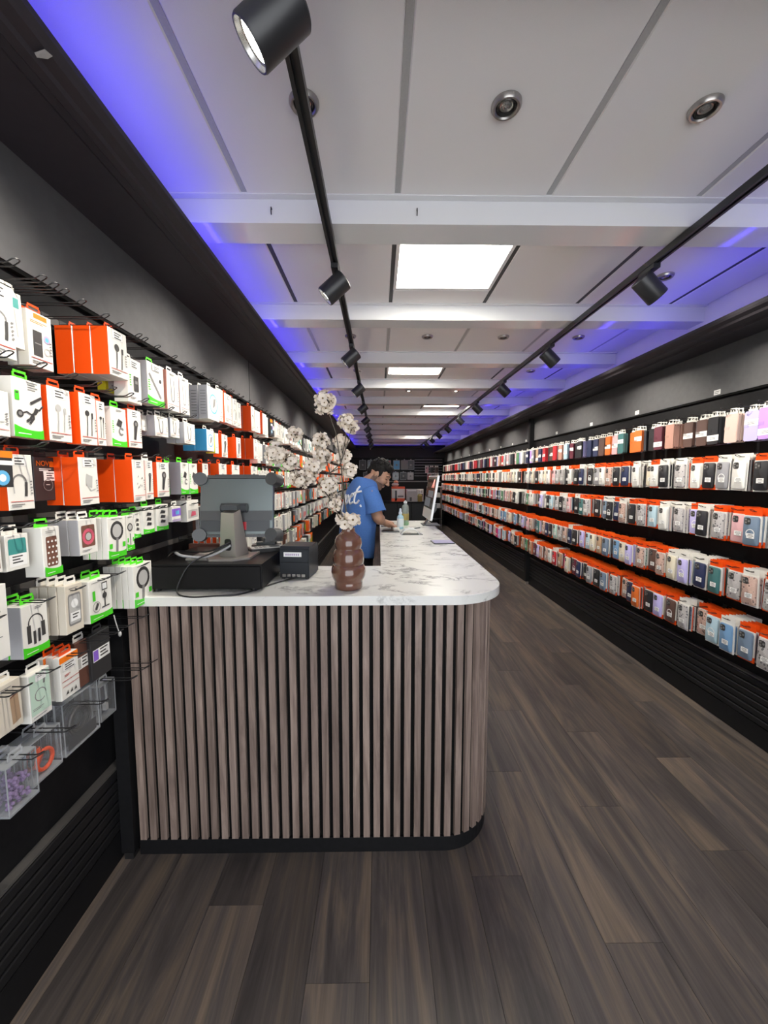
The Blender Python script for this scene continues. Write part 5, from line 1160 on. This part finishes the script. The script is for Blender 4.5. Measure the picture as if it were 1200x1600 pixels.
# ================================================================== THE MAN BEHIND THE COUNTER
mat('skin', (0.42, 0.235, 0.155), 0.5); mat('stubble', (0.17, 0.10, 0.072), 0.6); mat('lip', (0.34, 0.15, 0.115), 0.45); mat('hair', (0.008, 0.007, 0.0065), 0.6, spec=0.2)
mat('eye_dark', (0.02, 0.015, 0.012), 0.25); mat('trousers', (0.012, 0.013, 0.018), 0.7); mat('shoe', (0.02, 0.02, 0.02), 0.5); mat('shirt_letter', (0.80, 0.82, 0.86), 0.6)
grainy('shirt_blue', (0.062, 0.170, 0.48), 0.10, 30, 0.8, 0.01)
man = empty('person', (-0.165, 3.30, 0)); man.rotation_euler = (0, 0, math.radians(27))
tag(man, 'man in oversized blue T-shirt and black trousers looking down at the counter', 'person')
def limb(b, pts, rad, m='skin', n=14, sub=6):
    pts = [Vector(p) for p in pts]
    for i in range(len(pts) - 1):
        for k in range(sub + 1):
            t = k / sub; b.ball(pts[i].lerp(pts[i + 1], t), rad[i] + (rad[i + 1] - rad[i]) * t, m, n, 8)
        b.cyl(pts[i], pts[i + 1], rad[i], rad[i + 1], m, n)
HR = Matrix.Rotation(math.radians(-41), 3, 'Z') @ Matrix.Rotation(math.radians(33), 3, 'Y')
HC = Vector((0.163, -0.045, 1.522))
hp_ = lambda x, y, z: HC + HR @ Vector((x, y, z))
b = MB()
def hb(c, r, m='skin'): b.ball(hp_(*c), r, m, 20, 14, HR)
hb((-.012, 0, .030), (.094, .074, .088)); hb((.022, 0, -.045), (.058, .054, .062)); hb((.055, 0, -.088), (.026, .026, .022)); hb((.030, 0, .01), (.058, .064, .07))
hb((.078, 0, .036), (.015, .048, .014)); hb((.052, .034, -.018), (.034, .028, .030)); hb((.052, -.034, -.018), (.034, .028, .030))
for t in range(6): hb((.083 + .026 * t / 5, 0, .018 - .044 * t / 5), (.010 + .004 * t / 5, .009 + .005 * t / 5, .010))
hb((.098, .012, -.028), (.010, .009, .008)); hb((.098, -.012, -.028), (.010, .009, .008)); hb((.078, 0, -.052), (.014, .024, .008)); hb((.077, 0, -.064), (.013, .021, .008))
for s in (1, -1):
    hb((-.004, s * .076, -.004), (.019, .008, .031)); hb((-.012, s * .081, .004), (.012, .007, .020))
limb(b, [(.035, 0, 1.43), (.085, -.022, 1.475), (.125, -.042, 1.505)], [.062, .056, .052])
# torso under the shirt, hips
limb(b, [(-.01, 0, .92), (.0, 0, 1.10), (.02, 0, 1.28), (.03, 0, 1.40)], [.10, .095, .10, .085])
for s in (1, -1): limb(b, [(.02, s * .05, 1.340), (.03, s * .135, 1.362)], [.072, .044])
def arm(sh, el, wr, hd, s):
    limb(b, [sh, el], [.058, .046]); limb(b, [el, Vector(el).lerp(Vector(wr), .35), wr], [.045, .047, .028])
    sh, el, wr, hd = map(Vector, (sh, el, wr, hd)); d = (hd - wr).normalized(); side = Vector((0, 0, 1)).cross(d).normalized() * s; up = d.cross(side) * s
    limb(b, [wr, wr + d * .035, wr + d * .075], [.026, .030, .029], n=12, sub=4)
    for k, (o_, L) in enumerate(((-.026, .058), (-.009, .066), (.009, .062), (.025, .050))):
        base = wr + d * .085 + side * o_; k1 = base + d * L * .5 + Vector((0, 0, -.006)); k2 = k1 + d * L * .30 + Vector((0, 0, -.024)); k3 = k2 + Vector((0, 0, -.016)) - d * .004
        limb(b, [wr + d * .055 + side * o_ * .8, base, k1, k2, k3], [.012, .0105, .0095, .0088, .0075], n=8, sub=4)
    tb = wr + d * .030 - side * .026; limb(b, [tb, tb + d * .030 - side * .018, tb + d * .055 - side * .016 + Vector((0, 0, -.014))], [.014, .011, .009], n=8, sub=4)
RS, RE, RW, RH = (.03, -.160, 1.375), (.065, -.215, 1.185), (.165, -.105, 1.136), (.250, -.098, 1.102)
LS, LE, LW, LH = (.03, .160, 1.375), (.09, .205, 1.165), (.235, .022, 1.115), (.300, -.022, 1.095)
arm(RS, RE, RW, RH, -1); arm(LS, LE, LW, LH, 1)
me = b.mesh('body_source'); tmp = bpy.data.objects.new('body_source', me); COL.objects.link(tmp)
def remeshed(src, vox, name, smooth_it=3):
    m_ = src.modifiers.new('r', 'REMESH'); m_.mode = 'VOXEL'; m_.voxel_size = vox
    s_ = src.modifiers.new('s', 'SMOOTH'); s_.iterations = smooth_it; s_.factor = 0.5
    bpy.context.view_layer.update()
    ev = src.evaluated_get(bpy.context.evaluated_depsgraph_get()); out = bpy.data.meshes.new_from_object(ev); out.name = name
    old = src.data; bpy.data.objects.remove(src); bpy.data.meshes.remove(old)
    out.polygons.foreach_set('use_smooth', [True] * len(out.polygons)); return out
body = remeshed(tmp, 0.0042, 'body', 4); body.materials.clear()
for k in ('skin', 'stubble', 'lip'): body.materials.append(M[k])
HI = HR.inverted()
for p in body.polygons:
    q = HI @ (p.center - HC)
    if abs(q.y) < .085 and -.06 < q.x < .12 and -.12 < q.z < .06:
        jaw = q.z < -.040 and q.x > -.03 or (-.03 < q.x < .012 and -.06 < q.z < .0 and abs(q.y) > .05)
        must = q.x > .07 and -.050 < q.z < -.037 and abs(q.y) < .026
        lips = q.x > .080 and -.069 < q.z < -.050 and abs(q.y) < .020
        p.material_index = 2 if lips else 1 if (jaw or must) else 0
put('body', body, man)
for s in (1, -1):
    e = MB().ball(hp_(.074, s * .030, .012), (.010, .013, .008), 'eye_dark', 10, 8, HR).ball(hp_(.079, s * .030, .017), (.009, .016, .006), 'skin', 10, 8, HR); e.build('eye', man, 60)
    MB().tube([hp_(.086, s * .014, .034), hp_(.088, s * .030, .041), hp_(.070, s * .052, .036)], [.004, .0045, .003], 'hair', 6).build('eyebrow', man, 60)
hbm = MB()
for c, r in (((-.026, 0, .056), (.092, .080, .076)), ((.030, 0, .092), (.060, .066, .038)), ((-.075, 0, .01), (.036, .062, .055)), ((.050, 0, .090), (.034, .052, .026)), ((.0, .0, .108), (.060, .055, .030))):
    hbm.ball(hp_(*c), r, 'hair', 20, 14, HR)
for s in (1, -1): hbm.ball(hp_(.012, s * .066, .030), (.018, .010, .034), 'hair', 10, 8, HR)
rnd = random.Random(5)
for i in range(60):
    a, t = rnd.uniform(0, 2 * PI), rnd.uniform(.1, 1); hbm.ball(hp_(-.02 + .075 * t * math.cos(a), .066 * t * math.sin(a), .085 + .045 * math.sqrt(max(0, 1 - t * t))), rnd.uniform(.012, .02), 'hair', 8, 6)
tmp = bpy.data.objects.new('hair_source', hbm.mesh('hair_source')); COL.objects.link(tmp)
hm = remeshed(tmp, 0.004, 'hair', 1); hm.materials.clear(); hm.materials.append(M['hair'])
for v in hm.vertices: v.co += v.normal * 0.004 * noise.noise(v.co * 70)
put('hair', hm, man)
# T-shirt: one shell for torso, two sleeves running into it
NS = 40
RG = [(.865, -.035, .165, .235, 0), (.93, -.030, .163, .236, 0), (1.02, -.022, .160, .238, 0), (1.12, -.012, .158, .238, 0), (1.22, .0, .155, .236, 0), (1.30, .012, .148, .232, 0), (1.36, .022, .142, .232, 0), (1.41, .030, .134, .216, 0), (1.445, .038, .116, .172, 0.003), (1.465, .050, .090, .118, .006), (1.482, .062, .078, .086, .010), (1.490, .066, .072, .076, .012)]
rings = [(z, cx, a * (0.80 if z < 1.45 else 1), wd * (0.80 if z < 1.43 else 0.86 if z < 1.46 else 1), tl) for z, cx, a, wd, tl in RG]
sv = []; sf = []
for j, (z, cx, a, wd, tl) in enumerate(rings):
    for i in range(NS):
        t = 2 * PI * i / NS; c, s = math.cos(t), math.sin(t); e_ = 0.82
        x = cx + a * math.copysign(abs(c) ** e_, c); y = wd * math.copysign(abs(s) ** e_, s)
        k = max(0, 1 - j / 7); f = 1 + k * (.05 * math.sin(5 * t + 1.0 + z * 2) + .035 * math.sin(11 * t + z * 5))
        zz = z + (0.02 * c if j > 8 else (-.030 * c - .012 if j == 0 else 0)) * (-1 if j > 8 else 1)
        sv.append((cx + (x - cx) * f, y * f, zz))
for j in range(len(rings) - 1):
    sf += [(j * NS + i, j * NS + (i + 1) % NS, (j + 1) * NS + (i + 1) % NS, (j + 1) * NS + i) for i in range(NS)]
shb = MB(); shb.add(sv, sf, 'shirt_blue')
def sleeve(sh, el, s):
    sh, el = Vector(sh), Vector(el); d = (el - sh).normalized(); a = d.orthogonal().normalized(); q = d.cross(a); vs = []; n = 22
    spec = [(-.05, .058), (0.0, .074), (.06, .075), (.10, .078), (.135, .082), (.165, .086)]
    for (t, r) in spec:
        c = sh + d * t + Vector((0, -s * .018, 0)) * (1 if t <= 0 else .4)
        for i in range(n):
            an = 2 * PI * i / n; f = 1 + .05 * math.sin(3 * an + t * 30)
            vs.append(c + (a * math.cos(an) + q * math.sin(an)) * r * f)
    fs = [(j * n + i, j * n + (i + 1) % n, (j + 1) * n + (i + 1) % n, (j + 1) * n + i) for j in range(len(spec) - 1) for i in range(n)]
    shb.add(vs, fs, 'shirt_blue')
sleeve(RS, RE, -1); sleeve(LS, LE, 1)
shm = shb.mesh('t_shirt', 70); sho = put('t_shirt', shm, man)
so = sho.modifiers.new('thick', 'SOLIDIFY'); so.thickness = 0.004; so.offset = 1
ss = sho.modifiers.new('sub', 'SUBSURF'); ss.levels = 1; ss.render_levels = 1
# script lettering across the back, laid on the cloth
bvh = BVHTree.FromPolygons([Vector(v) for v in shb.v], [f for f in shb.f])
strokes = [[(.03, -.050), (.05, .0), (.06, .045), (.055, -.05), (.03, -.115)], [(.058, .03), (.085, .052), (.11, .035), (.10, .0), (.072, -.006)],
           [(.115, .0), (.135, .045), (.160, .035), (.158, .0), (.135, -.008), (.122, .01)], [(.160, .02), (.185, .03), (.215, .045), (.205, .055), (.188, .04), (.186, .005), (.205, -.010), (.23, .0)],
           [(.245, .10), (.236, .04), (.240, .0), (.258, -.010), (.275, .01)], [(.222, .058), (.275, .066)], [(.285, -.020), (.290, -.035)]]
lt = MB()
for st_ in strokes:
    P = []
    V = [Vector((p[0], p[1], 0)) for p in st_]; W = []
    for i in range(len(V) - 1):
        a0, b0, c0, d0 = V[max(i - 1, 0)], V[i], V[i + 1], V[min(i + 2, len(V) - 1)]
        for k in range(5):
            t = k / 5; W.append(0.5 * ((2 * b0) + (c0 - a0) * t + (2 * a0 - 5 * b0 + 4 * c0 - d0) * t * t + (3 * b0 - a0 - 3 * c0 + d0) * t ** 3))
    W.append(V[-1])
    for p in W:
        org = Vector((-0.6, 0.165 - p.x * 1.15, 1.285 + p.y * 1.25 + p.x * .10)); hit = bvh.ray_cast(org, Vector((1, 0, 0)))
        if hit[0]: P.append(hit[0] + Vector((-0.0055, 0, 0)))
    if len(P) > 1: lt.tube(P, 0.0085, 'shirt_letter', 6)
lt.build('back_lettering', man, 60)
# trousers and shoes
tr = MB()
for s in (1, -1):
    limb(tr, [(-.02, s * .075, .93), (-.01, s * .095, .52), (-.03, s * .10, .10)], [.105, .075, .062], 'trousers', 16, 10)
limb(tr, [(-.02, -.06, .95), (-.02, .06, .95)], [.115, .115], 'trousers', 16, 3)
tmp = bpy.data.objects.new('trouser_source', tr.mesh('trouser_source')); COL.objects.link(tmp)
tm = remeshed(tmp, 0.009, 'trousers', 2); tm.materials.clear(); tm.materials.append(M['trousers']); put('trousers', tm, man)
for s in (1, -1):
    sh = MB().ball((.05, s * .10, .045), (.135, .046, .043), 'shoe', 18, 10).box((-.075, s * .10 - .040, 0.0), (.165, s * .10 + .040, .018), 'ink_pale'); sh.build('shoe', man, 60)
